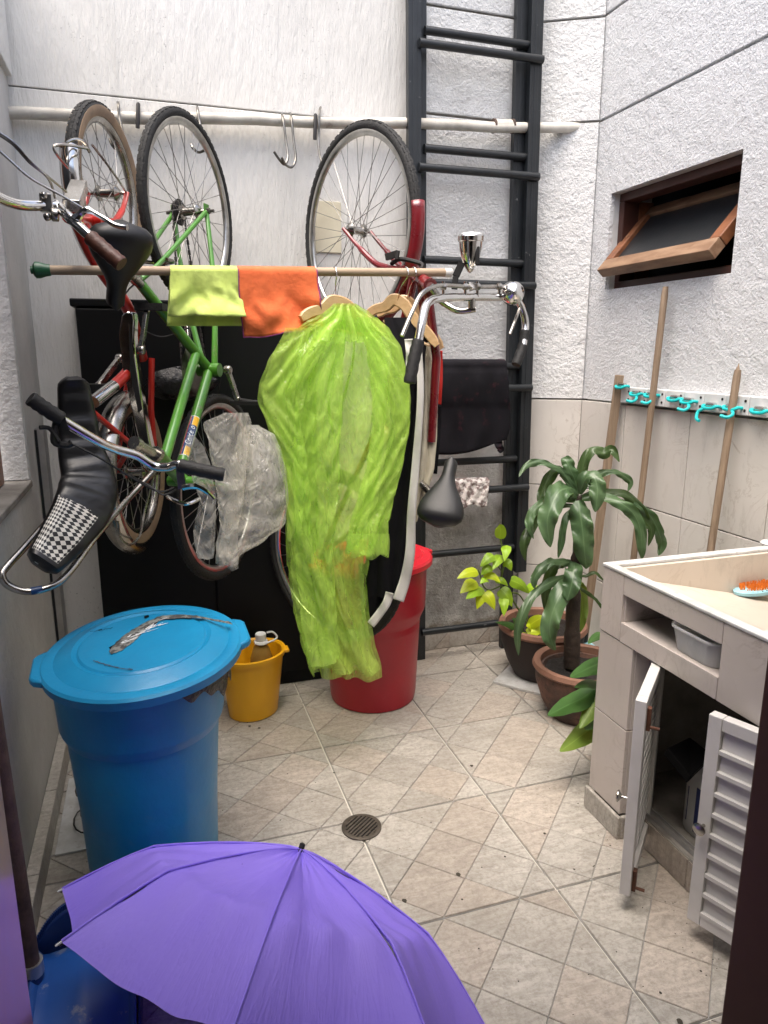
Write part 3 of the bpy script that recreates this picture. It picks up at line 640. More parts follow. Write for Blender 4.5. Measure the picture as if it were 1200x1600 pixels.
# ------------------------------------------------------------------ bicycles
def wheel(parent, c, az, RR, tr, tyre='tyre', wall_=None, nsp=32, tilt=0, rimw=.010, rim='alu_rim'):
    # vertical wheel whose plane runs along azimuth az (from +Y towards +X)
    c = V(c); u = V((math.sin(az), math.cos(az), 0)); ax = V((math.cos(az), -math.sin(az), 0))
    up = (V((0, 0, 1))+ax*math.tan(tilt)).normalized(); ax = u.cross(up).normalized()
    def ring(prof, seg=72):
        rows = []
        for k in range(seg):
            a = 2*math.pi*k/seg; d = u*math.cos(a)+up*math.sin(a)
            rows.append([c+d*r+ax*h for r, h in prof])
        return G().quadgrid(rows, cu=True, cv=True)
    rr = RR-tr*2
    rimo = ob('wheel', ring([(rr+.004, -rimw), (rr+.004, rimw), (rr-.004, rimw*1.05), (rr-.014, rimw*.55), (rr-.016, 0), (rr-.014, -rimw*.55), (rr-.004, -rimw*1.05)]), rim, parent, ang=50)
    K = 12
    tp = [(RR-tr+tr*math.cos(2*math.pi*k/K)*1.0, tr*.92*math.sin(2*math.pi*k/K)) for k in range(K)]
    ob('tyre', ring(tp), tyre, rimo)
    # tread blocks around the crown
    g = G()
    for k in range(64):
        a = 2*math.pi*(k+.5)/64; d = u*math.cos(a)+up*math.sin(a); tg = up*math.cos(a)-u*math.sin(a)
        for s in (-1, 0, 1):
            dd = d*(1 if s == 0 else .93)
            g.obox(c+d*(RR-.0008-abs(s)*tr*.17)+ax*s*tr*.50+tg*(.25 if s else 0)*RR*math.pi/64, tg*RR*math.pi/64*.66, ax*tr*.17, d*.0011)
    ob('tread', g, tyre, rimo, False, kind='stuff')
    if wall_:
        for s in (-1, 1): ob('sidewall', ring([(rr+.002, s*rimw*1.1), (RR-tr*1.1, s*tr*.97), (RR-tr*.55, s*tr*.88), (RR-tr*.6, s*tr*.70), (RR-tr*1.2, s*tr*.7)]), wall_, rimo)
    g = G()
    for k in range(nsp):
        a = 2*math.pi*k/nsp; s = 1 if k % 2 else -1; cr_ = (1 if (k//2) % 2 else -1)*R(52)
        d = u*math.cos(a)+up*math.sin(a); d2 = u*math.cos(a+cr_)+up*math.sin(a+cr_)
        g.tube([c+d2*.019+ax*s*.026, c+d*(rr-.012)+ax*s*.002], .0011, 5, cap=False)
    ob('spokes', g, 'spoke', rimo, kind='stuff')
    ob('hub', G().lathe(c-ax*.055, [(.004, 0), (.006, .006), (.006, .014), (.012, .016), (.0235, .026), (.0235, .030), (.013, .034), (.012, .055), (.013, .076), (.0235, .080), (.0235, .084), (.012, .094), (.006, .096), (.006, .104), (.004, .11)], 18, ax), 'chrome_dull', rimo)
    return rimo, u, up, ax
def fender(parent, c, u, up, ax, r, w_, a0, a1, m):
    rows = []
    for i in range(29):
        a = lerp(a0, a1, i/28); d = u*math.cos(a)+up*math.sin(a)
        rows.append([V(c)+d*(r-.020*(abs(s)**2.2))+ax*s*w_ for s in [k/6-1 for k in range(13)]])
    return ob('mudguard', G().quadgrid(rows), m, parent, solid=.0016)
def saddle(parent, nose, rear, nrm, wide, m='saddle_vinyl'):
    # pear-shaped saddle from nose to rear, top facing nrm
    nose, rear, nrm = V(nose), V(rear), V(nrm); L = (rear-nose); t_ = L.normalized(); nrm = (nrm-t_*nrm.dot(t_)).normalized(); s_ = t_.cross(nrm)
    rows = []
    for i in range(19):
        f = i/18
        w_ = wide*(.29+.71*(lambda g: g*g*(3-2*g))(max(0, min(1, (f-.22)/.58)))) * (math.sqrt(max(.0, 1-((f-.84)/.163)**2)) if f > .84 else 1) * (math.sqrt(1-((.07-f)/.075)**2) if f < .07 else 1)
        w_ = max(w_, .002); hgt = .034*(.75+.5*f)*(math.sqrt(max(.02, 1-((f-.84)/.163)**2)) if f > .84 else 1)
        base = nose+L*f+nrm*(.012*math.sin((f-.45)*3.2))
        rows.append([base+s_*w_*math.cos(a)+nrm*(hgt*(max(0, math.sin(a))**.62) - .016*(max(0, -math.sin(a))**.7)) for a in [2*math.pi*k/20 for k in range(20)]])
    gs = G().quadgrid(rows, cv=True); gs.f.append(tuple(range(20))); gs.f.append(tuple(18*20+k for k in range(20)))
    o = ob('saddle', gs, m, parent, ang=60)
    mid = nose+L*.62-nrm*.014
    ob('rails', G().tube(cr([nose+L*.12-nrm*.012, nose+L*.35-nrm*.035+s_*.02, nose+L*.7-nrm*.035+s_*.022, nose+L*.88-nrm*.01+s_*.05]), .0035, 6).tube(cr([nose+L*.12-nrm*.012, nose+L*.35-nrm*.035-s_*.02, nose+L*.7-nrm*.035-s_*.022, nose+L*.88-nrm*.01-s_*.05]), .0035, 6), 'chrome_dull', o)
    return o, mid
def crank(parent, a, b, ax, m='chrome_dull'):
    a, b = V(a), V(b); o = ob('crank', G().bar(a, b, ax, .012, .020).lathe(a-V(ax)*.010, [(.012, 0), (.014, .004), (.014, .018), (.011, .022)], 14, ax).lathe(b-V(ax)*.008, [(.010, 0), (.010, .016)], 12, ax), m, parent, bevel=.002); return o
def grip(parent, pts, r, m):
    pts = cr(pts, 5); n = len(pts)
    return ob('grip', G().tube(pts, [r*(.94+.10*(i % 2)) for i in range(n)], 14), m, parent)
# ---- green step-through bicycle, hung by its rear wheel
gb = thing('bicycle', p(300, 331, 2.53), 'green step-through bicycle hanging by its rear wheel, black saddle and straight bar', 'bicycle', 'bicycles hanging on the back wall')
AZ = R(31)
RHg = p(297, 331, 2.545); FHg = p(343, 762, 2.31)
w1, u1, up1, ax1 = wheel(gb, RHg, AZ, .300, .0155, 'tyre')
wheel(gb, FHg, R(31), .300, .0165, 'tyre')
BBg = p(327, 578, 2.33); SCg = p(214, 437, 2.20); STg = p(186, 412, 2.085); HTt = p(247, 711, 1.93); HTb = p(286, 752, 2.01)
ob('seat_tube', G().tube([SCg, BBg], .0155, 14), 'green_paint', gb)
ob('down_tube', G().tube([BBg, lerp(HTt, HTb, .80)], .0155, 14), 'green_paint', gb)
ob('top_tube', G().tube([lerp(SCg, BBg, .80), lerp(HTt, HTb, .22)], .0142, 14), 'green_paint', gb)
ob('head_tube', G().tube([HTt, lerp(HTt, HTb, .06), lerp(HTt, HTb, .1), lerp(HTt, HTb, .9), lerp(HTt, HTb, .94), HTb], [.020, .020, .0175, .0175, .020, .020], 16), 'green_paint', gb)
ob('bottom_bracket', G().tube([BBg-ax1*.036, BBg+ax1*.036], .021, 16), 'green_paint', gb)
for s in (-1, 1):
    dz = RHg+ax1*s*.058
    ob('chain_stay', G().tube(cr([BBg+ax1*s*.018, lerp(BBg, dz, .5)+ax1*s*.022, dz]), [.010]*3+[.009]*5+[.0075]*5, 10), 'green_paint', gb)
    ob('seat_stay', G().tube(cr([SCg+ax1*s*.012, lerp(SCg, dz, .25)+ax1*s*.020, dz]), .0075, 10), 'green_paint', gb)
    ob('dropout', G().obox(dz, V((0, 0, .022)), u1*.016, ax1*.0025), 'green_paint', gb, False, bevel=.002)
for s in (-1, 1): ob('axle_nut', G().lathe(RHg+ax1*s*.060, [(.010, 0), (.010, .010), (.005, .011), (.005, .024)], 6, ax1*s), 'steel', gb, False)
ob('freewheel', G().lathe(RHg-ax1*.050, [(.028, 0), (.036, .002), (.036, .005), (.030, .007), (.030, .010), (.041, .012), (.041, .015), (.02, .018)], 28, ax1), 'black_iron', gb)
ob('chainring', G().lathe(BBg-ax1*.052, [(.02, 0), (.078, .001), (.082, .002), (.078, .004), (.02, .005)], 40, ax1), 'steel', gb)
g = G()
for s in (-1, 1):
    a, b = RHg-ax1*.042+u1*s*.036, BBg-ax1*.050+(u1*s*.078)
    for k in range(30): q = lerp(a, b, (k+.5)/30); g.bar(q-(b-a)/30*.42, q+(b-a)/30*.42, ax1, .007 if k % 2 else .004, .006)
ob('chain', g, 'black_iron', gb, False, kind='stuff')
ob('seat_post', G().tube([SCg+(SCg-BBg).normalized()*-.02, STg], .0125, 12), 'chrome_dull', gb)
ob('seat_clamp', G().tube([SCg, SCg+(STg-SCg).normalized()*.022], .0185, 14), 'chrome_dull', gb)
saddle(gb, p(181, 482, 2.09), p(188, 344, 1.985), (CAM-p(180, 420, 2.0))+V((.5, 0, -.2)), .080)
# rear brake calliper and cable
q = lerp(SCg, RHg, .26)
ob('brake_calliper', G().tube(cr([q-ax1*.045+u1*.02, q-ax1*.03+u1*.055, q+u1*.07, q+ax1*.04+u1*.05, q+ax1*.045]), .006, 8), 'chrome_dull', gb)
ob('cable', G().tube(cr([q+u1*.06, p(195, 460, 2.2), p(205, 500, 2.3), p(232, 520, 2.32), p(258, 526, 2.33), p(295, 512, 2.3)]), .0025, 6), 'black_rubber', gb)
ob('cable', G().tube(cr([p(345, 590, 2.32), p(338, 625, 2.32), p(322, 640, 2.3)]), .0025, 6), 'black_rubber', gb)
fz = .030
for s in (-1, 1):
    ob('fork_blade', G().tube(cr([HTb+ax1*s*.03, lerp(HTb, FHg, .35)+ax1*s*.045, FHg+ax1*s*.055]), [.011]*6+[.009]*4+[.007]*3, 10), 'green_paint', gb)
ob('fork_crown', G().tube([HTb-ax1*.042, HTb+ax1*.042], .015, 12), 'green_paint', gb)
HC = p(214, 694, 1.86)
ob('stem', G().tube([HTt, HC], .0125, 14).tube([HTt, HTt+(HC-HTt)*.16], .020, 16).tube([HC-(HC-HTt)*.05, HC+(HC-HTt)*.15], .017, 14), 'chrome_dull', gb)
ob('handlebar', G().tube(cr([p(60, 631, 1.72), p(98, 657, 1.74), p(150, 688, 1.77), p(182, 702, 1.80), p(214, 712, 1.82), p(240, 728, 1.83), p(262, 730, 1.82), p(283, 726, 1.80), p(340, 740, 1.79)], 8), .0115, 14), 'chrome', gb)
grip(gb, [p(47, 622, 1.715), p(70, 638, 1.725), p(96, 655, 1.735)], .0165, 'black_rubber')
grip(gb, [p(280, 727, 1.80), p(315, 735, 1.79), p(350, 742, 1.785)], .0170, 'black_rubber')
ob('brake_lever', G().bar(p(95, 648, 1.735), p(103, 672, 1.74), (1, 0, 0), .016, .02).tube(cr([p(88, 660, 1.735), p(85, 690, 1.735), p(105, 695, 1.74), p(112, 692, 1.74)]), .008, 8).tube(cr([p(92, 690, 1.73), p(78, 670, 1.73), p(62, 668, 1.72)]), .005, 8), 'black_rubber', gb)
ob('brake_lever', G().bar(p(280, 722, 1.80), p(284, 762, 1.81), (1, 0, 0), .019, .02).tube(cr([p(286, 762, 1.80), p(305, 760, 1.79), p(322, 768, 1.785), p(334, 780, 1.78)]), [.008]*7+[.006]*6+[.005]*6, 8), 'chrome', gb)
ob('cable', G().tube(cr([p(112, 693, 1.735), p(160, 718, 1.74), p(215, 752, 1.78), p(250, 768, 1.80), p(272, 762, 1.80)]), .0026, 6), 'black_rubber', gb)
ob('cable', G().tube(cr([p(275, 765, 1.81), p(255, 773, 1.79), p(235, 760, 1.80), p(205, 742, 1.85), p(225, 735, 1.9)]), .0026, 6), 'black_rubber', gb)
ca = BBg+ax1*.062
crank(gb, ca, p(371, 624, 2.30), ax1); ob('pedal', G().obox(p(388, 629, 2.30), ax1*.048, u1*.030, V((0, 0, .006))).tube([p(370, 624, 2.30), p(408, 630, 2.30)], .006, 8), 'black_rubber', gb, False)
crank(gb, BBg-ax1*.062, BBg-ax1*.064+V((.0, .06, .15)), ax1)
ob('front_brake', G().tube(cr([HTb-ax1*.05+V((0, .02, -.05)), HTb+V((0, -.02, -.06)), HTb+ax1*.05+V((0, .02, -.05))]), .006, 8), 'chrome', gb)
# maker's label on the down tube
d0, d1 = BBg, lerp(HTt, HTb, .80); td = (d1-d0).normalized(); nn = (CAM-lerp(d0, d1, .6)); nn = (nn-td*nn.dot(td)).normalized(); ss = td.cross(nn)
def patch(f0, f1, a0, a1, r, m, lab='label'):
    rows = []
    for i in range(7):
        f = lerp(f0, f1, i/6); c = lerp(d0, d1, f); rows.append([c+(nn*math.cos(a)+ss*math.sin(a))*r for a in [lerp(a0, a1, k/8) for k in range(9)]])
    return ob(lab, G().quadgrid(rows), m, gb)
patch(.50, .85, -.9, 1.0, .0158, 'sticker_white'); patch(.505, .60, -.85, .25, .0161, 'sticker_yellow'); patch(.765, .845, -.85, .25, .0161, 'sticker_yellow')
patch(.505, .845, .30, .62, .0161, 'sticker_blue'); patch(.505, .845, .66, .95, .0161, 'sticker_red'); patch(.585, .775, -.75, .70, .0164, 'sticker_blue')
fc = bpy.data.curves.new('lettering', 'FONT'); fc.body = 'Cordello'; fc.size = .024; fc.align_x = 'CENTER'; fc.align_y = 'CENTER'; fc.shear = .25
fo = bpy.data.objects.new('lettering_curve', fc); col.objects.link(fo); bpy.context.view_layer.update()
tm = bpy.data.meshes.new_from_object(fo.evaluated_get(bpy.context.evaluated_depsgraph_get())); bpy.data.objects.remove(fo)
c = lerp(d0, d1, .68); g = G()
xd = -td; yd = nn.cross(xd)
for v in tm.vertices:
    a = v.co.y/.0166; g.v.append(c+xd*v.co.x*.86+(nn*math.cos(a)+yd*math.sin(a))*.01675)
g.f = [tuple(q.vertices) for q in tm.polygons]; ob('lettering', g, 'sticker_white', gb, False)
# ---- small red bicycle with a banana seat, hung by its front wheel
kb = thing('bicycle', p(165, 300, 2.5), 'small red bicycle with black banana seat and chrome mudguards on the far left', 'bicycle', 'bicycles hanging on the back wall')
AK = R(20); FHk = p(168, 302, 2.50); RHk = p(212, 738, 2.34)
_, u2, up2, ax2 = wheel(kb, FHk, AK, .250, .022, 'tyre', 'tan_wall', 28, rimw=.013, rim='chrome_dull')
_, u3, up3, ax3 = wheel(kb, RHk, R(19), .235, .022, 'tyre', 'tan_wall', 28, rimw=.013, rim='chrome_dull')
fender(kb, FHk, u2, up2, ax2, .266, .028, R(163), R(248), 'chrome')
fender(kb, RHk, u3, up3, ax3, .256, .034, R(95), R(262), 'chrome_dull')
# stays of the mudguards
for s in (-1, 1):
    ob('mudguard_stay', G().tube(cr([FHk+ax2*s*.06, p(150, 270, 2.35)+ax2*s*.05, p(118, 226, 2.25)+ax2*s*.045]), .0035, 6), 'chrome_dull', kb)
ob('mudguard_stay', G().tube(cr([p(140, 238, 2.26), p(128, 220, 2.24), p(112, 219, 2.23), p(100, 230, 2.23), p(103, 252, 2.25), p(110, 265, 2.26)]), .004, 7).tube(cr([p(137, 232, 2.24), p(108, 227, 2.20), p(86, 228, 2.18), p(88, 240, 2.18), p(106, 262, 2.22)]), .004, 7), 'chrome_dull', kb)
ob('mudguard_stay', G().tube(cr([RHk+ax3*.06, p(226, 800, 2.28), p(219, 835, 2.2), p(204, 851, 2.15), p(189, 842, 2.12), p(184, 815, 2.10)]), .004, 7), 'chrome_dull', kb)
HKb = p(136, 344, 2.30); HKt = p(108, 338, 2.10)
for s in (-1, 1): ob('fork_blade', G().tube(cr([HKb+ax2*s*.035, lerp(HKb, FHk, .35)+ax2*s*.055+V((0, 0, -.03)), lerp(HKb, FHk, .75)+ax2*s*.06+V((0, 0, -.025)), FHk+ax2*s*.06]), [.013]*6+[.011]*6+[.008]*7, 10, flat=.75), 'red_paint', kb)
ob('fork_crown', G().tube([HKb-ax2*.045, HKb+ax2*.045], .016, 12), 'red_paint', kb)
ob('head_tube', G().tube([HKb, HKt], .019, 14), 'red_paint', kb)
BBk = p(222, 560, 2.36)
ob('main_tube', G().tube(cr([lerp(HKb, HKt, .7), p(150, 410, 2.20), p(196, 475, 2.24), p(212, 520, 2.30), BBk], 6), .0175, 14), 'red_paint', kb)
ob('top_tube', G().tube(cr([lerp(HKb, HKt, .3), p(158, 400, 2.26), p(200, 478, 2.28), p(205, 500, 2.30)], 6), .011, 12), 'red_paint', kb)
ob('seat_tube', G().tube(cr([p(207, 545, 2.31), p(204, 575, 2.26), p(176, 605, 2.18)], 5), .017, 14), 'red_paint', kb)
ob('seat_sleeve', G().tube([p(178, 603, 2.185), p(146, 628, 2.10)], .0175, 14), 'chrome', kb)
ob('seat_stay', G().tube([p(146, 645, 2.08), p(206, 695, 2.20), RHk-ax3*.065], .0085, 10), 'red_paint', kb)
ob('chain_stay', G().tube([BBk+ax3*.03, p(236, 640, 2.33), RHk+ax3*.065], .0095, 10), 'red_paint', kb)
ob('chain_stay', G().tube([BBk-ax3*.03, p(196, 620, 2.33), RHk-ax3*.065], .0095, 10), 'red_paint', kb)
# chrome chain guard, hockey-stick shape
cg = [p(190, 492, 2.22), p(198, 486, 2.22), p(208, 488, 2.22), p(210, 500, 2.22), p(209, 525, 2.22), p(212, 560, 2.22), p(224, 640, 2.23), p(237, 702, 2.24), p(227, 708, 2.24), p(219, 700, 2.24), p(205, 640, 2.23), p(190, 570, 2.22), p(185, 520, 2.22)]
ob('chain_guard', G().prism(cg, (.012, .022, 0)), 'chrome', kb, bevel=.004)
ob('chain_guard_plate', G().prism([p(201, 505, 2.216), p(205, 530, 2.216), p(209, 568, 2.216), p(222, 640, 2.226), p(216, 645, 2.226), p(203, 580, 2.216)], (.001, .002, 0)), 'black_iron', kb, False)
crank(kb, BBk-ax3*.07, p(155, 602, 2.24), ax3); ob('pedal', G().obox(p(146, 606, 2.22), ax3*.04, u3*.025, V((0, 0, .011))), 'black_rubber', kb, False)
crank(kb, p(220, 547, 2.20), p(230, 483, 2.22), ax3); ob('pedal', G().obox(p(236, 480, 2.22), ax3*.04, u3*.025, V((0, 0, .010))), 'black_rubber', kb, False)
KC = p(88, 322, 1.90)
ob('stem', G().tube([HKt, KC], .0135, 12).bar(p(112, 322, 2.00), p(124, 290, 2.12), (1, 0, 0), .040, .03), 'chrome_dull', kb, bevel=.002)
ob('handlebar', G().tube(cr([p(-60, 285, 1.75), p(-20, 300, 1.78), p(12, 315, 1.82), p(40, 321, 1.86), p(88, 322, 1.90), p(98, 330, 1.88), p(112, 343, 1.84), p(144, 373, 1.80), p(165, 393, 1.78)], 7), .0115, 14), 'chrome', kb)
ob('bar_clamp', G().bar(p(62, 316, 1.885), p(82, 318, 1.89), (0, 0, 1), .040, .022).tube([p(66, 305, 1.87), p(72, 305, 1.865)], .008, 8).tube([p(70, 340, 1.87), p(78, 338, 1.865)], .009, 8).tube([p(80, 335, 1.88), p(92, 336, 1.88)], .015, 12), 'chrome_dull', kb, bevel=.003)
grip(kb, [p(140, 370, 1.80), p(165, 392, 1.785), p(190, 413, 1.77)], .0175, 'brown_grip')
ob('brake_lever', G().tube(cr([p(112, 348, 1.83), p(122, 338, 1.83), p(135, 328, 1.82), p(160, 340, 1.81), p(180, 352, 1.80), p(199, 356, 1.79)], 5), [.010]*6+[.008]*6+[.0055]*13+[.007], 8).bar(p(110, 344, 1.835), p(125, 352, 1.825), (0, 0, 1), .016, .02), 'chrome', kb)
ob('cable', G().tube(cr([p(-20, 196, 1.8), p(20, 222, 1.82), p(48, 252, 1.84), p(68, 270, 1.86), p(104, 300, 1.92)]), .0027, 6), 'chrome_dull', kb)
ob('cable', G().tube(cr([p(-20, 200, 1.8), p(18, 224, 1.82), p(46, 254, 1.84), p(70, 273, 1.86), p(80, 288, 1.88), p(86, 310, 1.9)]), .0027, 6), 'chrome_dull', kb)
ob('cable', G().tube(cr([p(-20, 218, 1.78), p(15, 250, 1.79), p(50, 280, 1.80), p(95, 305, 1.81), p(130, 326, 1.82)]), .0027, 6), 'chrome_dull', kb)
# banana seat swept along its length; uv u = along, v = around
spth = cr([p(113, 588, 2.02), p(119, 640, 2.02), p(126, 700, 2.00), p(138, 748, 1.96), p(133, 785, 1.90), p(106, 830, 1.83), p(62, 886, 1.76)], 7)
hw_ = [(0, 19), (.08, 24), (.25, 30), (.45, 38), (.58, 44), (.70, 44), (.85, 38), (.95, 30), (1, 24)]
rows = []; n = len(spth)
for i, c in enumerate(spth):
    f = i/(n-1); tg = (spth[min(i+1, n-1)]-spth[max(i-1, 0)]).normalized(); nr = (CAM+V((.35, 0, .25))-c); nr = (nr-tg*nr.dot(tg)).normalized(); s_ = nr.cross(tg)
    if s_.x < 0: s_ = -s_
    hwid = tab(hw_, f)[0]*mpp(c)*(.45 if i == 0 else .8 if i == 1 else .62 if i == n-1 else 1); th = .026*(.6 if i in (0, n-1) else 1)
    ring = []
    for k in range(25):
        a = math.pi*2*k/24
        ca_, sa = math.cos(a), math.sin(a)
        ring.append(c+s_*hwid*math.copysign(abs(ca_)**.55, ca_)-nr*(-th*math.copysign(abs(sa)**.6, sa)*(1 if sa > 0 else .7))+nr*(.0035*math.sin(f*60)*max(0, sa)))
    rows.append(ring)
g = G().quadgrid(rows, uv=True); g.f.append(tuple(range(24))); g.f.append(tuple((n-1)*25+k for k in range(24)))
ob('banana_seat', g, 'checker_vinyl', kb, ang=45)
ob('sissy_bar', G().tube(cr([RHk+ax3*.07, p(250, 728, 2.18), p(205, 775, 2.06), p(150, 838, 1.90), p(105, 898, 1.80), p(75, 918, 1.765), p(40, 924, 1.755), p(12, 914, 1.755), p(3, 898, 1.76), p(12, 884, 1.78), p(36, 858, 1.83), p(75, 815, 1.93), p(120, 770, 2.04), RHk-ax3*.07], 7), .0088, 12), 'chrome_dull', kb)
ob('reflector_tape', G().tube([p(48, 924, 1.7545), p(66, 920.5, 1.761)], .0093, 12), 'sticker_blue', kb)
# ---- dark red roadster, hung by its front wheel
rb = thing('bicycle', p(557, 360, 2.52), 'dark red bicycle with chrome headlamp and swept handlebar hanging beside the ladder', 'bicycle', 'bicycles hanging on the back wall')
AR = R(-18); FHr = p(558, 360, 2.515); RHr = p(520, 868, 2.43)
_, u4, up4, ax4 = wheel(rb, FHr, AR, .342, .0165, 'tyre', None, 36)
wheel(rb, RHr, R(-34), .325, .0165, 'tyre', None, 36, rim='chrome')
fender(rb, FHr, u4, up4, ax4, .358, .026, R(173), R(262), 'dark_red_paint')
FC = p(640, 424, 2.24); HRt = p(672, 446, 2.07)
for s in (-1, 1): ob('fork_blade', G().tube(cr([FC+ax4*s*.035, lerp(FC, FHr, .35)+ax4*s*.05+V((0, 0, -.03)), lerp(FC, FHr, .7)+ax4*s*.055+V((0, 0, -.02)), FHr+ax4*s*.057]), [.012]*6+[.010]*6+[.0065]*7, 10), 'dark_red_paint', rb)
ob('fork_crown', G().tube([FC-ax4*.045, FC+ax4*.045], .017, 12), 'dark_red_paint', rb)
ob('head_tube', G().tube([FC, lerp(FC, HRt, .12), lerp(FC, HRt, .14), lerp(FC, HRt, .88), lerp(FC, HRt, .9), HRt], [.022, .022, .019, .019, .022, .022], 14), 'dark_red_paint', rb)
BBr = p(598, 665, 2.40); SCr = p(652, 748, 2.16)
ob('down_tube', G().tube([lerp(FC, HRt, .25), BBr], .0155, 12), 'dark_red_paint', rb)
ob('top_tube', G().tube([lerp(FC, HRt, .85), p(682, 560, 2.11), p(674, 690, 2.13)], .014, 12), 'dark_red_paint', rb)
ob('frame_tube', G().tube([lerp(FC, HRt, .55), p(667, 560, 2.18), SCr], .0125, 12), 'dark_red_paint', rb)
ob('seat_tube', G().tube([BBr, SCr], .0155, 12), 'dark_red_paint', rb)
ob('seat_post', G().tube([SCr, p(676, 775, 2.07)], .0125, 12), 'chrome_dull', rb)
for s in (-1, 1):
    ob('chain_stay', G().tube([BBr+ax4*s*.02, RHr+ax4*s*.06], .009, 10), 'dark_red_paint', rb)
    ob('seat_stay', G().tube([SCr+ax4*s*.012, RHr+ax4*s*.06], .0075, 10), 'dark_red_paint', rb)
ob('chainring', G().lathe(BBr+ax4*.05, [(.02, 0), (.088, .001), (.09, .002), (.088, .004), (.02, .005)], 36, ax4), 'steel', rb)
saddle(rb, p(706, 716, 1.985), p(684, 824, 1.90), (CAM-p(690, 780, 1.95))+V((-.2, 0, .35)), .070)
ob('calliper', G().tube(cr([p(612, 412, 2.27), p(625, 405, 2.22), p(645, 408, 2.17), p(660, 414, 2.15), p(655, 424, 2.15)]), .007, 8).bar(p(603, 402, 2.26), p(622, 396, 2.23), (0, 0, 1), .02, .012).tube([p(620, 405, 2.22), p(622, 392, 2.22)], .007, 8), 'black_iron', rb)
ST = p(735, 470, 2.0)
ob('stem', G().tube(cr([HRt, p(690, 470, 2.06), p(715, 485, 2.02), p(738, 484, 1.995)]), [.0115]*8+[.010]*5+[.009]*6, 12).tube([p(736, 484, 1.99), p(743, 483, 1.985)], .009, 12).tube([p(737, 482, 1.985), p(737, 466, 1.985)], .011, 12), 'chrome_dull', rb)
ob('handlebar', G().tube(cr([p(642, 575, 1.83), p(652, 540, 1.84), p(660, 500, 1.86), p(668, 474, 1.89), p(688, 466, 1.93), p(735, 464, 1.985), p(780, 464, 2.03), p(800, 462, 2.05), p(814, 478, 2.06), p(821, 505, 2.06), p(818, 540, 2.04)], 8), .0118, 14), 'chrome', rb)
grip(rb, [p(654, 532, 1.838), p(647, 560, 1.83), p(640, 598, 1.82)], .0172, 'black_rubber')
grip(rb, [p(820, 517, 2.055), p(817, 540, 2.045), p(806, 570, 2.03)], .0155, 'black_rubber')
ob('brake_rod', G().tube(cr([p(628, 525, 1.82), p(645, 485, 1.84), p(660, 458, 1.87), p(688, 446, 1.92), p(735, 448, 1.97), p(790, 448, 2.03)], 7), .0062, 10).tube(cr([p(797, 522, 2.03), p(806, 498, 2.04), p(812, 482, 2.05)]), .005, 8), 'chrome_dull', rb)
for xx, a, b in ((693, 440, 462, ), (727, 440, 464), (746, 440, 464), (780, 442, 466)): ob('rod_bracket', G().tube([p(xx, a, 1.93+(xx-690)*.001), p(xx, b, 1.93+(xx-690)*.001)], .0045, 8).tube([p(xx-3, 448, 1.925+(xx-690)*.001), p(xx+3, 448, 1.925+(xx-690)*.001)], .0095, 10), 'chrome_dull', rb)
ob('spring', G().tube([p(733+12*k/40, 448, 1.972)+V((0, .011*math.cos(k*1.6), .011*math.sin(k*1.6))) for k in range(41)], .0022, 6), 'chrome_dull', rb)
bc = p(801, 458, 2.02); bax = (CAM-bc).normalized()+V((.15, 0, .1))
ob('bell', G().lathe(bc-bax*.012, [(.033, 0), (.036, .005), (.035, .014), (.030, .026), (.020, .036), (.009, .041), (.006, .043)], 28, bax).lathe(bc+bax*.029, [(.006, 0), (.006, .004), (.003, .006)], 14, bax), 'chrome', rb)
hc = p(735, 395, 2.05); hx = (V((-.02, -.05, 1))).normalized(); k_ = mpp(hc)
hl = ob('headlamp', G().lathe(hc-hx*30*k_, [(.5*k_, 0), (4*k_, 2*k_), (9*k_, 10*k_), (14*k_, 22*k_), (17.5*k_, 36*k_), (18.5*k_, 46*k_), (20*k_, 47*k_), (20.5*k_, 54*k_), (18*k_, 57*k_)], 32, hx), 'chrome', rb)
ob('lamp_switch', G().obox(p(746, 400, 2.02), hx*14*k_, RT*3.5*k_, FW*2*k_), 'black_rubber', hl, bevel=.004)
ob('lamp_lens', G().lathe(hc+hx*26*k_, [(18*k_, 0), (14*k_, 3*k_), (0.5*k_, 5*k_)], 28, hx), 'tub_plastic', hl)
ob('lamp_bracket', G().bar(p(722, 410, 2.05), p(712, 432, 2.03), RT, .022, .004).bar(p(712, 432, 2.03), p(710, 452, 2.0), RT, .018, .004), 'matte_black', rb, False, bevel=.002)
# ------------------------------------------------------------------ wooden pole laid across the bicycles, as a clothes rail
PY = 2.13
pl, pr = p(66, 422, PY), p(703, 426, PY)
wp = thing('wooden_pole', pl, 'long wooden broom pole laid across the bicycles as clothes rail', 'pole')
ob('shaft', G().tube([lerp(pl, pr, i/10) for i in range(11)], .0122, 14), 'wood_pole', wp)
ax = (pr-pl).normalized()
ob('green_cap', G().lathe(pl-ax*.022, [(.008, -.006), (.010, -.005), (.010, 0), (.015, .001), (.021, .006), (.021, .016), (.016, .030), (.0145, .042)], 20, ax), 'cap_green', wp)
ob('end_band', G().tube([pr-ax*.018, pr+ax*.004], .0135, 14), 'white_paint', wp)
def polez(x): return lerp(pl, pr, (x-pl.x)/(pr.x-pl.x))
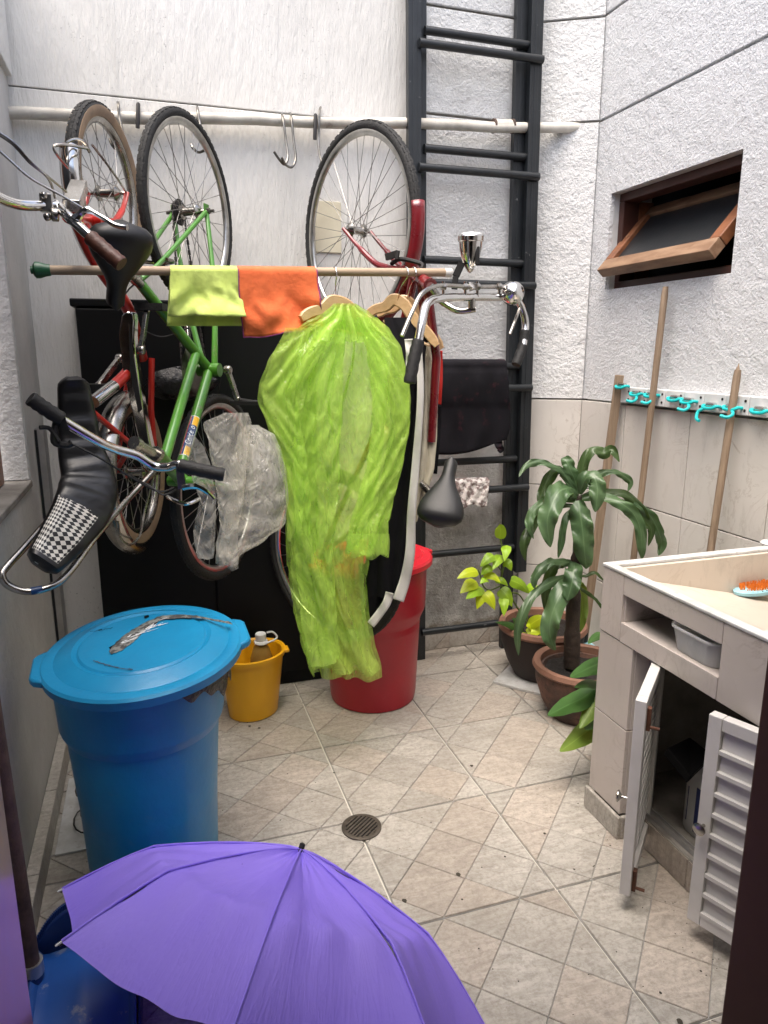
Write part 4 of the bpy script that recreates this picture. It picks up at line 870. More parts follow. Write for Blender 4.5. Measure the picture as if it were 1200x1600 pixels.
# ------------------------------------------------------------------ cloths draped over the pole
def drape(name, label, cat, quad, back, m, seed, hem=None):
    # quad: photo corners TL TR BR BL of the front flap; back: extra drop of the rear flap in pixels
    TL, TR, BR, BL = [V((*q, 0)) for q in quad]; NU, NF, NB = 26, 22, 12; rows = []
    for j in range(-NB, NF+1):
        row = []
        for i in range(NU+1):
            u = i/NU
            t_ = lerp(TL, TR, u); b = lerp(BL, BR, u)
            wob = .024*nz(u*3.1, j*.12, seed)+.010*nz(u*8, j*.22, seed+7)+.006*math.sin(u*13+seed+j*.12)*min(1, abs(j)/8)
            if j >= 0:
                v = j/NF; q = lerp(t_, b, v)
                q.y += 3.5*nz(u*5, seed*3.3)*max(0, (v-.6)/.4)
                pt = p(q.x+1.5*nz(v*4, seed+i*.0)*(1 if i in (0, NU) else 0), q.y, PY-.016-.012*v+wob*(v*1.1))
            else:
                v = -j/NB; q = lerp(t_, b, v*back); pt = p(q.x+2*v, q.y, PY+.016+.02*v+wob*v)
            if abs(j) <= 1:
                c = polez(pt.x); a = math.pi/2+j*1.0
                pt = V((pt.x, c.y-.0142*math.cos(a-math.pi/2)*(0 if j == 0 else 0)-.0142*math.sin(j*1.2), c.z+.0142*math.cos(j*1.2)))
            row.append(pt)
        rows.append(row)
    rows = rows[:NB+2]+settle(rows[NB+2:], 1.035, 1.02, False, 160, 4, .85, .0003, seed*7, .010)
    o = tag(ob(name, G().quadgrid(rows, uv=True), m, None, solid=.0012, ang=80), label, cat)
    if hem:
        edge = [r[-1] for r in rows[NB+1:]]+list(reversed(rows[-1]))+[r[0] for r in reversed(rows[NB+1:])]
        ob('hem', G().tube(edge, .0019, 6), hem, o)
    return o
drape('cleaning_cloth', 'lime yellow microfibre cloth hanging over the pole', 'cloth', [(266, 413), (370, 414), (379, 492), (260, 492)], 1.22, 'lime_cloth', 1)
drape('cleaning_cloth', 'orange microfibre cloth with purple hem hanging over the pole', 'cloth', [(371, 414), (494, 416), (506, 510), (384, 527)], .75, 'orange_cloth', 5, 'purple_thread')
# ------------------------------------------------------------------ wooden coat hangers
def hanger(label, top, ends, Y, dYs, px_hook):
    hx_, hy_ = top; (lx, ly), (rx, ry) = ends
    t_ = thing('coat_hanger', p(hx_, hy_, Y), label, 'hanger', 'wooden coat hangers on the pole')
    c = p(hx_, hy_, Y); L = p(lx, ly, Y+dYs[0]); Rr = p(rx, ry, Y+dYs[1])
    up_ = V((0, 0, 1))
    for e in (L, Rr):
        pts = [c+V((0, 0, -.006)), lerp(c, e, .18)+up_*.004, lerp(c, e, .42)-up_*.004, lerp(c, e, .75)+up_*.004, e]
        pts = cr(pts, 5); n = len(pts); rows = []
        for i, q in enumerate(pts):
            f = i/(n-1); h = lerp(.019, .0135, f) if f < .93 else .010; tg = (pts[min(i+1, n-1)]-pts[max(i-1, 0)]).normalized(); sd_ = tg.cross(up_).normalized(); un = sd_.cross(tg)
            wd = .0075+.005*max(0, f-.6)
            rows.append([q+sd_*wd*a+un*h*b for a, b in ((-1, -.8), (-1, .8), (-.6, 1), (.6, 1), (1, .8), (1, -.8), (.6, -1), (-.6, -1))])
        g = G().quadgrid(rows, cv=True); g.f.append(tuple(range(8))); g.f.append(tuple((n-1)*8+k for k in range(8)))
        ob('arm', g, 'hanger_wood', t_, ang=30)
    ob('bar', G().tube([lerp(c, L, .8)-up_*.028, lerp(c, Rr, .8)-up_*.028], .0045, 8), 'hanger_wood', t_)
    k = polez(c.x); k = V((p(px_hook, 425, PY).x, PY, 0)); k = polez(k.x)
    ob('hook', G().tube(cr([c+V((0, 0, .005)), lerp(c, k, .5), k+V((0, -.021, -.012)), k+V((0, -.016, .008)), k+V((0, 0, .0155)), k+V((0, .015, .007)), k+V((0, .017, -.010))], 6), .0019, 8), 'chrome', t_)
    return t_
hanger('wooden coat hanger holding the lime raincoat', (526, 468), ((470, 498), (606, 524)), 2.125, (-.03, .01), 523)
hanger('wooden coat hanger carrying the black and white top, nearer of the pair', (622, 466), ((575, 492), (683, 540)), 2.14, (.06, -.06), 634)
hanger('wooden coat hanger carrying the cream and red top, further of the pair', (636, 468), ((590, 492), (690, 545)), 2.19, (.06, -.06), 646)
# ------------------------------------------------------------------ lime translucent raincoat
def garment(rows, Y, nu, nv, depth, folds, amp, seed, crumple=.0, closed=True, twist=0):
    ya, yb = rows[0][0], rows[-1][0]; P_ = []
    for j in range(nv+1):
        y = lerp(ya, yb, j/nv); xl, xr = tab(rows, y)[:2]; row = []
        prof = min(1, j/nv*7)
        for i in range(nu if closed else nu+1):
            a = 2*math.pi*i/nu if closed else math.pi*(1-i/nu)
            u = .5-.5*math.cos(a) if closed else i/nu
            s = math.sin(a) if closed else 0
            x = lerp(xl, xr, u)
            ph0 = u*folds*2*math.pi+seed+2.4*nz(j*.05, seed, 1)+1.2*nz(u*3, j*.04, seed)
            fd = amp*prof*(1-2*abs(math.sin(ph0*.5))**.7+.5*nz(u*folds*2.6, j*.05, seed))
            cru = crumple*(nz(u*14, j*.35, seed)+.6*nz(u*30, j*.8, seed+4))
            yo = (3.0*math.sin(u*9+seed)+5*nz(u*5, seed))*max(0, (j/nv-.93)/.07)
            d = (-depth if s >= 0 else depth)*abs(s)**.8*prof if closed else 0
            row.append(p(x, y+yo, Y+d+fd+cru+twist*(u-.5)))
        P_.append(row)
    return P_
rc = thing('raincoat', p(525, 1060, PY), 'translucent lime plastic raincoat hanging on a wooden hanger', 'raincoat')
body = [(474, 522, 556), (488, 508, 578), (505, 474, 598), (530, 440, 618), (565, 418, 634), (600, 405, 642), (625, 402, 643), (660, 416, 642), (700, 434, 638), (740, 442, 628), (790, 447, 612), (830, 446, 604), (862, 447, 592), (885, 450, 570), (920, 454, 568), (960, 461, 577), (1000, 472, 586), (1035, 487, 595), (1058, 500, 592)]
def coat(nm, rows, Y, nu, nv, **k): return ob(nm, G().quadgrid(settle(flat(rows, Y, nu, nv, k.pop('lean', 0)), **k)), 'lime_film', rc, ang=180)
# one long body panel in front, one behind, sleeves at both sides
def slack(nv, a, b): return [lerp(a, b, min(1, j/nv*2.2)) for j in range(nv+1)]
shoulders = [(474, 522, 556), (488, 506, 578), (505, 474, 598), (530, 440, 616), (565, 418, 632), (600, 405, 640), (625, 402, 642), (660, 416, 640), (700, 434, 634), (740, 442, 622), (790, 447, 604), (830, 446, 590), (862, 447, 578), (900, 452, 572), (950, 459, 576), (1000, 470, 585), (1040, 486, 596), (1056, 492, 597)]
coat('back_panel', shoulders, 2.075, 84, 110, sx=slack(110, 1.45, 1.30), seed=2, kb=9, amp=.018)
front = [(478, 524, 556), (492, 510, 574), (515, 478, 592), (560, 446, 606), (620, 430, 606), (700, 446, 596), (790, 452, 580), (870, 454, 566), (950, 460, 570), (1010, 474, 580), (1046, 492, 594)]
coat('front_panel', front, 2.02, 84, 110, sx=slack(110, 1.6, 1.42), seed=5, kb=10, amp=.020, lean=-.01)
coat('left_front', [(486, 516, 542), (520, 490, 538), (600, 462, 536), (720, 458, 530), (860, 460, 520), (960, 470, 526), (1030, 486, 530)], 1.995, 44, 96, sx=1.34, seed=8, kb=8, amp=.016)
slv = [(496, 556, 590), (515, 566, 610), (545, 574, 628), (600, 580, 640), (660, 582, 641), (720, 574, 631), (780, 558, 615), (815, 547, 607), (845, 542, 607), (866, 546, 607)]
coat('sleeve', slv, 1.955, 44, 70, sx=1.28, seed=11, kb=7, amp=.014)
coat('sleeve', [(q[0], q[1]+1, q[2]-1) for q in slv], 2.0, 40, 70, sx=1.15, seed=14, kb=5, amp=.012)
coat('cuff', [(834, 541, 608), (846, 540, 609), (858, 541, 609), (869, 545, 607)], 1.945, 30, 14, sx=1.12, seed=16, kb=4, amp=.006)
coat('sleeve', [(512, 446, 486), (560, 424, 470), (610, 408, 462), (650, 418, 468), (720, 443, 480), (800, 448, 486), (840, 450, 484)], 1.995, 36, 70, sx=1.22, seed=19, kb=5, amp=.012)
coat('hood', [(476, 520, 558), (490, 506, 574), (508, 492, 580), (530, 488, 584)], 1.985, 50, 26, sx=1.5, seed=23, kb=4, amp=.012)
# ------------------------------------------------------------------ black top with white trim, cream and red top
bt = thing('sleeveless_top', p(610, 960, 2.2), 'black garment with white trim hanging behind the raincoat', 'garment')
brow = [(496, 600, 648), (530, 606, 668), (560, 612, 664), (620, 616, 662), (700, 604, 655), (780, 590, 648), (850, 575, 640), (900, 568, 632), (935, 566, 627)]
ob('body', G().quadgrid(garment(brow, 2.115, 60, 50, .022, 2.5, .012, 1.2, .003), cv=True), 'black_cloth', bt, ang=180)
brow2 = [(880, 560, 608), (920, 562, 606), (950, 564, 594), (972, 566, 583)]
ob('front_panel', G().quadgrid(garment(brow2, 2.10, 20, 20, .01, 1.0, .006, 1.2, .002, closed=False)), 'black_cloth', bt, ang=180, solid=.002)
def strip(parent, name, pts, wpx, m, Y, solid=.002):
    rows = []
    c = cr([V((a, b, 0)) for a, b in pts], 8); n = len(c)
    for i, q in enumerate(c):
        tg = (c[min(i+1, n-1)]-c[max(i-1, 0)]).normalized(); nn_ = V((-tg.y, tg.x, 0)); w_ = wpx if not hasattr(wpx, '__len__') else lerp(wpx[0], wpx[1], i/(n-1))
        rows.append([p(*(q+nn_*w_*s).xy, Y+.004*math.sin(i*.5+s*2)) for s in (-.5, -.25, 0, .25, .5)])
    return ob(name, G().quadgrid(rows), m, parent, solid=solid, ang=180)
strip(bt, 'white_trim', [(655, 545), (657, 620), (650, 720), (643, 800), (641, 860), (633, 905), (622, 938)], (9, 18), 'white_cloth', 2.075)
strip(bt, 'white_trim', [(609, 926), (604, 942), (592, 960), (579, 976)], (13, 13), 'white_cloth', 2.075)
strip(bt, 'strap', [(640, 530), (641, 550), (640, 572), (643, 588)], (16, 9), 'white_cloth', 2.07)
ct = thing('sleeveless_top', p(668, 800, 2.2), 'cream garment with red and black side hanging next to the handlebar', 'garment')
crow = [(535, 664, 672), (570, 663, 680), (620, 662, 684), (680, 658, 683), (730, 652, 679), (770, 648, 668), (815, 645, 652)]
ob('body', G().quadgrid(garment(crow, 2.15, 40, 44, .016, 1.5, .008, 2.2, .004), cv=True), 'beige_cloth', ct, ang=180)
strip(ct, 'red_side', [(687, 548), (687, 590), (685, 632)], 9, 'red_cloth', 2.17)
strip(ct, 'black_side', [(685, 634), (683, 680), (678, 740)], 10, 'black_cloth', 2.17)
# ------------------------------------------------------------------ washing on the ladder
sh = thing('shorts', p(740, 700, 2.71), 'black tie dyed shorts hung over a ladder rung', 'shorts')
srow = [(566, 686, 792), (600, 685, 795), (640, 684, 797), (680, 681, 797), (704, 680, 792)]
P_ = []
for j in range(31):
    y = lerp(567, 705, j/30); xl, xr = tab(srow, y)[:2]; row = []
    for i in range(41):
        u = i/40; yb = y + (lerp(5, -14, u)+6*math.sin(u*4))*max(0, (j/30-.55)/.45)
        row.append(p(lerp(xl, xr, u), yb, 2.685+.006*math.sin(u*17+j*.05)+.006*nz(u*6, j*.12, 3)+(-.012 if 2 < j < 15 else 0)*math.sin(j*.2)))
    P_.append(row)
top = [q+V((0, .022, .014)) for q in P_[0]]; back = [q+V((0, .05, -.006)) for q in P_[0]]; back2 = [q+V((0, .056, -.16)) for q in P_[0]]
ob('front', G().quadgrid([back2, back, top]+P_), 'tie_dye', sh, solid=.002, ang=180)
strip(sh, 'waist_cord', [(778, 690), (780, 697), (783, 702), (779, 706)], (14, 6), 'tie_dye', 2.67)
P_ = []
for j in range(19):
    row = []
    for i in range(23):
        u = i/22; y = lerp(753, lerp(795, 790, u)+3*math.sin(u*9), j/18)
        row.append(p(lerp(711, lerp(765, 761, j/18), u), y-1.5*u, 2.71+.007*nz(u*9, j*.5, 8)+.004*math.sin(u*22+j*.4)))
    P_.append(row)
ob_ = ob('rag', G().quadgrid([[q+V((0, .046, -.02)) for q in P_[0]], [q+V((0, .02, .013)) for q in P_[0]]]+P_), 'patterned_cloth', None, solid=.0015, ang=180); tag(ob_, 'small crumpled patterned rag on a ladder rung', 'rag')
# ------------------------------------------------------------------ clear plastic bag hooked on the green bicycle
pb_ = thing('plastic_bag', p(360, 880, 2.0), 'large crumpled clear plastic bag hanging below the green bicycle', 'plastic bag')
b1 = [(645, 350, 388), (660, 318, 393), (690, 326, 388), (730, 333, 384), (780, 340, 380), (820, 344, 372), (850, 338, 372), (872, 338, 366)]
b2_ = [(664, 384, 404), (680, 372, 430), (705, 366, 440), (740, 362, 448), (780, 356, 451), (815, 350, 446), (835, 346, 420), (862, 340, 376), (878, 350, 372)]
b3_ = [(680, 292, 304), (700, 290, 320), (730, 298, 330), (780, 312, 338), (830, 302, 336), (850, 308, 334), (861, 316, 330)]
def bag(nm, rows, Y, nu, nv, **k): return ob(nm, G().quadgrid(settle(flat(rows, Y, nu, nv), **k)), 'clear_film', pb_, ang=180)
bag('front_fold', b1, 1.92, 50, 60, sx=1.30, sy=1.04, seed=31, kb=4, amp=.014, zf=.2)
bag('front_fold', b1, 1.96, 44, 60, sx=1.25, sy=1.06, seed=33, kb=4, amp=.014)
bag('belly', b2_, 1.98, 60, 56, sx=1.14, sy=1.05, seed=35, kb=5, amp=.012, push=(0, -.00012, 0))
bag('belly', b2_, 2.03, 60, 56, sx=1.12, sy=1.05, seed=37, kb=5, amp=.012)
bag('handle_loop', b3_, 1.92, 34, 50, sx=1.30, sy=1.05, seed=39, kb=4, amp=.012, zf=.2)
# ------------------------------------------------------------------ red bin
rc_ = V((.775, 2.53, 0))
rbn = thing('rubbish_bin', rc_, 'tall round red plastic rubbish bin beside the ladder', 'rubbish bin', 'round plastic rubbish bins')
ob('body', G().lathe(rc_, [(.160, .0), (.168, .004), (.172, .03), (.186, .33), (.190, .345), (.203, .375), (.207, .39), (.211, .545), (.219, .548), (.219, .566), (.20, .566), (.17, .05)], 64, cap1=False), 'red_plastic', rbn)
lid = ob('lid', G().lathe(rc_+V((0, 0, .556)), [(.226, 0), (.232, .004), (.232, .022), (.226, .030), (.200, .036), (.195, .033), (.190, .040), (.10, .055), (.001, .058)], 64, cap0=False), 'red_lid', rbn)
for a in (.3, .3+math.pi): ob('handle', G().obox(rc_+V((math.cos(a)*.235, math.sin(a)*.235, .568)), V((math.cos(a), math.sin(a), 0))*.018, V((-math.sin(a), math.cos(a), 0))*.06, V((0, 0, .010))), 'red_lid', lid, bevel=.006)
# ------------------------------------------------------------------ blue bin with tilted lid
bc_ = V((-.068, 1.700, 0)); bl = thing('rubbish_bin', bc_, 'large blue plastic rubbish bin with tilted lid taped across', 'rubbish bin', 'round plastic rubbish bins')
ob('body', G().lathe(bc_, [(.144, .0), (.153, .004), (.156, .03), (.171, .44), (.174, .452), (.189, .48), (.192, .49), (.198, .615), (.206, .618), (.206, .636), (.19, .636), (.15, .05)], 72, cap1=False), 'blue_plastic_body', bl)
# liner bag hanging out under the lid on the right
rows = []
for k in range(61):
    a = lerp(R(-75), R(60), k/60); d = V((math.cos(a), math.sin(a), 0)); e = .5+.5*math.sin(k*.35)
    w_ = math.sin(k/60*math.pi)**.5
    rows.append([bc_+d*(.207+.006*w_+.003*nz(k*.5, j))+V((0, 0, .640-.095*w_*j/4*(.8+.5*nz(k*.22, 2.)))) for j in range(5)])
ob('liner', G().quadgrid(rows), 'bag_black', bl, solid=.001)
ln = V((-.055, -.085, 1)).normalized(); lc = bc_+V((.012, -.002, .648)); e1 = V((1, 0, 0)); e1 = (e1-ln*e1.dot(ln)).normalized(); e2 = ln.cross(e1)
LR = .231
lid = ob('lid', G().lathe(lc, [(LR-.004, -.018), (LR, -.016), (LR+.002, .004), (LR-.004, .010), (LR-.024, .013), (LR-.030, .011), (LR-.034, .013), (.160, .026), (.155, .024), (.149, .022), (.144, .026), (.05, .030), (.001, .030)], 80, ln, cap0=False), 'blue_plastic', bl)
for a in (R(182), R(2)):
    d = e1*math.cos(a)+e2*math.sin(a); s_ = ln.cross(d)
    ob('lid_handle', G().prism([lc+d*(LR-.012)+s_*q+d*w_+ln*-.012 for q, w_ in ((-.075, 0), (-.06, .022), (-.045, .030), (.045, .030), (.06, .022), (.075, 0))], ln*.020), 'blue_plastic', lid, bevel=.005)
def lidpt(x, y, h=.0): r = ray(x, y); t_ = ((lc+ln*(.0285+h))-CAM).dot(ln)/r.dot(ln); return CAM+r*t_
# torn grey tape over the lid
tp_ = [(172, 1020, 10), (184, 1012, 26), (200, 1000, 32), (216, 987, 24), (232, 974, 12), (255, 965, 13), (285, 963, 12), (310, 964, 8), (335, 969, 7), (362, 974, 9)]
rows = []
for i in range(49):
    f = i/48*(len(tp_)-1); k = min(int(f), len(tp_)-2); a = [lerp(tp_[k][j], tp_[k+1][j], f-k) for j in range(3)]
    rows.append([lidpt(a[0]+s*a[2]*.35, a[1]+s*a[2]*(.5+.25*nz(i*.9, s*2)), .0018+.0035*abs(nz(i*.6, s*3, 2))) for s in (-.5, -.2, .1, .4)])
ob('tape', G().quadgrid(rows), 'sticker_grey', lid, solid=.0005, ang=180)
g = G()
for k in range(26):
    a = (lerp(186, 246, k/25)+6*nz(k*3.1, 8), 1006-k*1.25+9*nz(k*2.1, 3)); g.tube([lidpt(*a, .002), lidpt(a[0]+lerp(6, 20, random.random()), a[1]-lerp(3, 9, random.random()), .004)], [.0026*random.random()+.0006, .0006], 5, flat=.4)
ob('tape_shreds', g, 'sticker_white', lid, kind='stuff')
ob('crack', G().tube([lidpt(lerp(146, 208, k/20), 1032+14*math.sin(k/20*1.5)+1.5*nz(k*.9, 4), .001) for k in range(21)], [.0006+.0016*abs(nz(k*.7, 2)) for k in range(21)], 6), 'rusty_pole', lid)
ob('crack', G().tube([lidpt(lerp(140, 176, k/12), 987-k*.5+2*nz(k*.8, 9), .001) for k in range(13)], [.0004+.0012*abs(nz(k*.9, 6)) for k in range(13)], 6), 'matte_black', lid)
for k in range(6): ob('print_mark', G().prism([lidpt(lerp(192, 212, k/5), 1010-k*1.5, .0007), lidpt(lerp(200, 220, k/5), 1000-k*2, .0007), lidpt(lerp(202, 222, k/5), 1000.5-k*2, .0007), lidpt(lerp(194, 214, k/5), 1010.5-k*1.5, .0007)], ln*.0005), 'matte_black', lid, False)
for q in ([(170, 1012), (181, 1006), (185, 1009), (174, 1016)], [(225, 963), (232, 961), (233, 964), (226, 966)], [(236, 975), (244, 970), (246, 973), (238, 978)]): ob('tape_mark', G().prism([lidpt(*a, .0006) for a in q], ln*.0006), 'matte_black', lid, False)
# ------------------------------------------------------------------ yellow bucket with a bottle
yc = V((.296, 2.535, 0)); yb = thing('bucket', yc, 'yellow oval plastic bucket standing behind the blue bin', 'bucket')
ob('body', G().lathe(yc, [(.092, 0), (.098, .004), (.128, .232), (.136, .234), (.138, .25), (.128, .252), (.122, .246), (.094, .012), (.001, .010)], 48, sx=.98, sy=.86, e1=(.9, .5, 0), cap1=False), 'yellow_plastic', yb)
ob('lip', G().obox(yc+V((.128, -.01, .243)), V((.012, .0, 0)), V((0, .022, 0)), V((0, 0, .006))), 'yellow_plastic', yb, bevel=.003)
bo = p(413, 999, 2.54); bt_ = thing('bottle', V((bo.x-.012, 2.55, .02)), 'amber plastic bottle with white cap and ring inside the bucket', 'bottle')
bz = bo.z; bxy = V((bo.x-.012, 2.55, 0))
ob('body', G().lathe(bxy, [(.040, .02), (.044, .025), (.044, bz-.10), (.042, bz-.075), (.030, bz-.035), (.019, bz-.018), (.018, bz-.008)], 28), 'bottle_plastic', bt_)
ob('cap', G().lathe(bxy+V((0, 0, bz-.006)), [(.019, 0), (.0205, .002), (.0205, .026), (.018, .029), (.001, .029)], 26), 'cap_white', bt_)
ob('carry_ring', G().tube(cr([bxy+V((-.024, -.012, bz-.012)), bxy+V((0, -.026, bz-.014)), bxy+V((.026, -.016, bz-.012)), bxy+V((.055, -.01, bz-.004)), bxy+V((.060, -.005, bz+.006)), bxy+V((.045, 0, bz+.022)), bxy+V((.026, .01, bz+.018))], 5), .0038, 8).lathe(bxy+V((0, 0, bz-.014)), [(.020, 0), (.026, .002), (.026, .006), (.020, .008)], 24), 'cap_white', bt_)
# ------------------------------------------------------------------ potted plants
def leaf(parent, pts, w_, m, cup=.25, wave=.0, shape='strap', nrm=None, name='leaf', seed=0):
    c = cr(pts, 6); n = len(c); rows = []
    for i, q in enumerate(c):
        f = i/(n-1); tg = (c[min(i+1, n-1)]-c[max(i-1, 0)]).normalized(); nr = V(nrm) if nrm else (CAM+V((0, 0, 1.2))-q).normalized()
        nr = (nr-tg*nr.dot(tg)); nr = nr.normalized() if nr.length > 1e-3 else V((0, 0, 1)); s_ = tg.cross(nr)
        if shape == 'strap': ww = w_*min(1, .30+f*3.2)*(1-max(0, (f-.72)/.28)**1.8*.94)
        elif shape == 'heart': ww = w_*max(.04, (math.sin(math.pi*min(1, f*.98+.06)**.62))**.8)
        else: ww = w_*max(.03, math.sin(math.pi*(f*.97+.015)**.85)**.9)
        rows.append([q+s_*ww*k-nr*cup*ww*(abs(k)**1.5)*-1*(-1)+nr*wave*ww*(math.sin(f*13+k*2.2+seed)+.7*math.sin(f*29+k*4+seed*2.3))*abs(k)**1.6 for k in (-1, -.72, -.45, -.2, 0, .2, .45, .72, 1)])
    return ob(name, G().quadgrid(rows, uv=True), m, parent, ang=180)
def pot(parent, c, r, h, m, rimm, nm='pot'):
    c = V(c); o = ob(nm, G().lathe(c, [(r*.58, 0), (r*.62, .004), (r*.80, h*.28), (r*.94, h*.62), (r*.97, h*.86), (r*.95, h*.87), (r*.80, h*.86), (r*.5, .02)], 48, cap1=False), m, parent)
    ob('rim', G().lathe(c+V((0, 0, h*.865)), [(r*.93, -.004), (r*1.0, .002), (r*1.03, h*.05), (r*1.0, h*.12), (r*.93, h*.135), (r*.86, h*.11), (r*.84, -.01)], 48, cap0=False, cap1=False), rimm, o)
    rows = []
    for i in range(9):
        rr = r*.86*i/8; rows.append([c+V((rr*math.cos(2*math.pi*k/28), rr*math.sin(2*math.pi*k/28), h*.80+.012*nz(rr*40, k*.7)+.004*nz(k*2., i*2.)))for k in range(28)])
    ob('soil', G().quadgrid(rows, cv=True), 'soil', o)
    return o
# -- tall dracaena
DC = V((1.475, 2.135, 0)); rr_ = DC.x-p(844, 1040, DC.y).x; rh = p(844, 1042, DC.y).z
dr = thing('potted_plant', DC, 'tall dracaena with drooping dark leaves in a terracotta pot', 'plant', 'potted plants in the corner')
pot(dr, DC, rr_, rh, 'clay', 'clay_rim')
DY = 2.135
def dp(x, y, d=0): return p(x, y, DY+d)
stem_c = [dp(893, 1040, .02), dp(894, 1000, .01), dp(896, 940), dp(900, 880), dp(903, 830), dp(905, 775)]
ob('trunk', G().tube(cr(stem_c, 6), [.030]*8+[.026]*6+[.020]*6+[.013]*6+[.010]*5, 12), 'bark', dr)
LV = [([(904, 772), (907, 748), (913, 722), (926, 703), (943, 707), (957, 704), (968, 722)], 9, [0, 0, 0, -.01, -.02, -.04, -.06], 'leaf_green'),
 ([(903, 770), (899, 752), (892, 736), (886, 722), (877, 716)], 11, [0, 0, 0, .01, .03], None),
 ([(902, 770), (890, 754), (877, 735), (856, 725), (838, 722), (821, 728), (811, 745)], 6, [0, 0, .01, .02, .03, .03, .02], None),
 ([(902, 774), (886, 745), (872, 735), (856, 750), (846, 772), (843, 790)], 9, [0, .02, .03, .04, .04, .03], 'leaf_green'),
 ([(902, 778), (888, 764), (874, 768), (862, 790), (855, 816), (860, 855)], 18, [0, -.02, -.04, -.06, -.07, -.07], None),
 ([(905, 772), (915, 748), (927, 745), (933, 760), (933, 778), (930, 800)], 14, [0, -.03, -.05, -.07, -.08, -.08], None),
 ([(904, 782), (906, 800), (910, 826), (913, 858), (916, 889)], 18, [-.02, -.04, -.06, -.07, -.06], None),
 ([(906, 772), (918, 750), (938, 740), (958, 737), (973, 742), (985, 754), (981, 768)], 6, [0, 0, 0, -.01, -.02, -.03, -.03], None),
 ([(906, 776), (925, 772), (950, 770), (978, 773), (996, 790), (1008, 814), (1018, 828), (1013, 853)], 9, [0, 0, -.01, -.03, -.05, -.06, -.07, -.07], 'leaf_green'),
 ([(907, 780), (930, 776), (956, 780), (976, 790), (991, 804), (1001, 828), (1003, 858), (1002, 874)], 10, [0, -.03, -.06, -.09, -.1, -.11, -.11, -.1], None),
 ([(990, 786), (1006, 796), (1020, 812), (1031, 836), (1034, 852), (1029, 868)], 9, [-.05, -.06, -.06, -.06, -.05, -.05], None),
 ([(900, 784), (880, 778), (858, 782), (838, 794), (829, 806), (827, 822), (834, 842)], 8, [0, .01, .02, .02, .02, .01, .01], None),
 ([(898, 790), (870, 790), (846, 802), (830, 824), (819, 850), (821, 876)], 9, [0, .02, .03, .03, .02, .02], 'leaf_green'),
 ([(900, 796), (886, 806), (880, 826), (877, 848), (872, 872)], 6, [0, -.01, -.02, -.02, -.02], None),
 ([(898, 880), (882, 878), (864, 877), (846, 888), (835, 903), (835, 920)], 8, [0, -.02, -.03, -.04, -.04, -.04], None),
 ([(898, 878), (897, 888), (895, 902), (892, 918), (886, 938)], 15, [-.02, -.05, -.07, -.08, -.08], None),
 ([(897, 900), (884, 916), (870, 940), (860, 970), (860, 995), (868, 1016)], 16, [-.01, -.05, -.07, -.08, -.08, -.07], None),
 ([(896, 896), (864, 908), (838, 924), (820, 952), (809, 986), (810, 1024)], 8, [0, -.03, -.05, -.07, -.08, -.08], None),
 ([(896, 880), (876, 880), (862, 892), (853, 920), (853, 958)], 9, [.01, .02, .03, .03, .03], 'leaf_green'),
 ([(900, 905), (907, 922), (910, 950), (906, 972), (900, 992)], 10, [.02, .03, .04, .04, .04], 'leaf_yellowing'),
 ([(899, 900), (914, 900), (930, 895), (944, 908)], 3, [0, 0, -.01, -.02], 'leaf_green'),
 ([(900, 915), (916, 925), (934, 940), (942, 953)], 3, [0, 0, -.01, -.02], 'leaf_green')]
for i, (pt, w_, dd, m_) in enumerate(LV):
    P_ = [dp(a, b, d) for (a, b), d in zip(pt, dd)]; leaf(dr, P_, w_*mpp(P_[2])*.92, {'leaf_green': 'leaf_olive'}.get(m_, m_) or 'leaf_dracaena', .10+.16*((i*7) % 5)/4, .50, 'strap', seed=i*1.7)
# -- yellow-green pothos on a square slab
PC = V((1.505, 2.47, .012)); pr_ = PC.x-p(788, 975, PC.y).x; ph = p(788, 978, PC.y).z-.012
tag(ob('paving_slab', G().obox(PC+V((-.01, -.03, -.006)), V((.12, .10, 0)), V((-.10, .12, 0)), V((0, 0, .006))), 'rim_white', None, False, bevel=.002), 'loose pale square tile under the dark flower pot', 'tile')
po = thing('potted_plant', PC, 'yellow green climbing plant in a dark clay pot by the ladder', 'plant', 'potted plants in the corner')
pot(po, PC, pr_, ph, 'clay_dark', 'clay_rim')
QY = 2.46
def qp(x, y, d=0): return p(x, y, QY+d)
ob('stem', G().tube(cr([qp(830, 985), qp(812, 955), qp(796, 930), qp(783, 915), qp(785, 895), qp(789, 875), qp(784, 852), qp(780, 836)], 5), .0035, 8).tube(cr([qp(783, 915), qp(765, 922), qp(755, 915), qp(751, 900), qp(747, 890)], 5), .003, 8).tube(cr([qp(826, 985), qp(822, 950), qp(812, 930), qp(800, 926)], 5), .003, 8).tube(cr([qp(785, 895), qp(775, 880), qp(768, 872)], 5), .0025, 8), 'stem_green', po)
PV = [((781, 842), (781, 819), 9, 0), ((791, 852), (788, 877), 8, 0), ((771, 867), (750, 886), 9, 0), ((783, 867), (770, 890), 9, 0), ((788, 877), (799, 892), 8, 0), ((746, 892), (714, 904), 9, 1), ((744, 908), (719, 927), 11, 1), ((756, 896), (782, 910), 7, 1), ((766, 883), (752, 899), 9, 0), ((754, 919), (728, 936), 10, 0), ((755, 924), (745, 952), 10, 1), ((757, 926), (773, 953), 10, 1), ((782, 920), (800, 948), 11, 0), ((786, 932), (787, 963), 8, 0), ((798, 906), (828, 928), 10, 0), ((822, 918), (844, 926), 9, 0), ((774, 905), (794, 916), 6, 0), ((762, 905), (750, 912), 6, 0), ((834, 985), (822, 978), 8, 1), ((826, 978), (852, 964), 10, 1), ((824, 990), (856, 980), 9, 1), ((840, 1000), (860, 985), 8, 0), ((812, 985), (774, 972), 6, 2), ((815, 990), (800, 965), 6, 2), ((826, 1000), (812, 990), 6, 0), ((838, 1000), (846, 1006), 6, 0)]
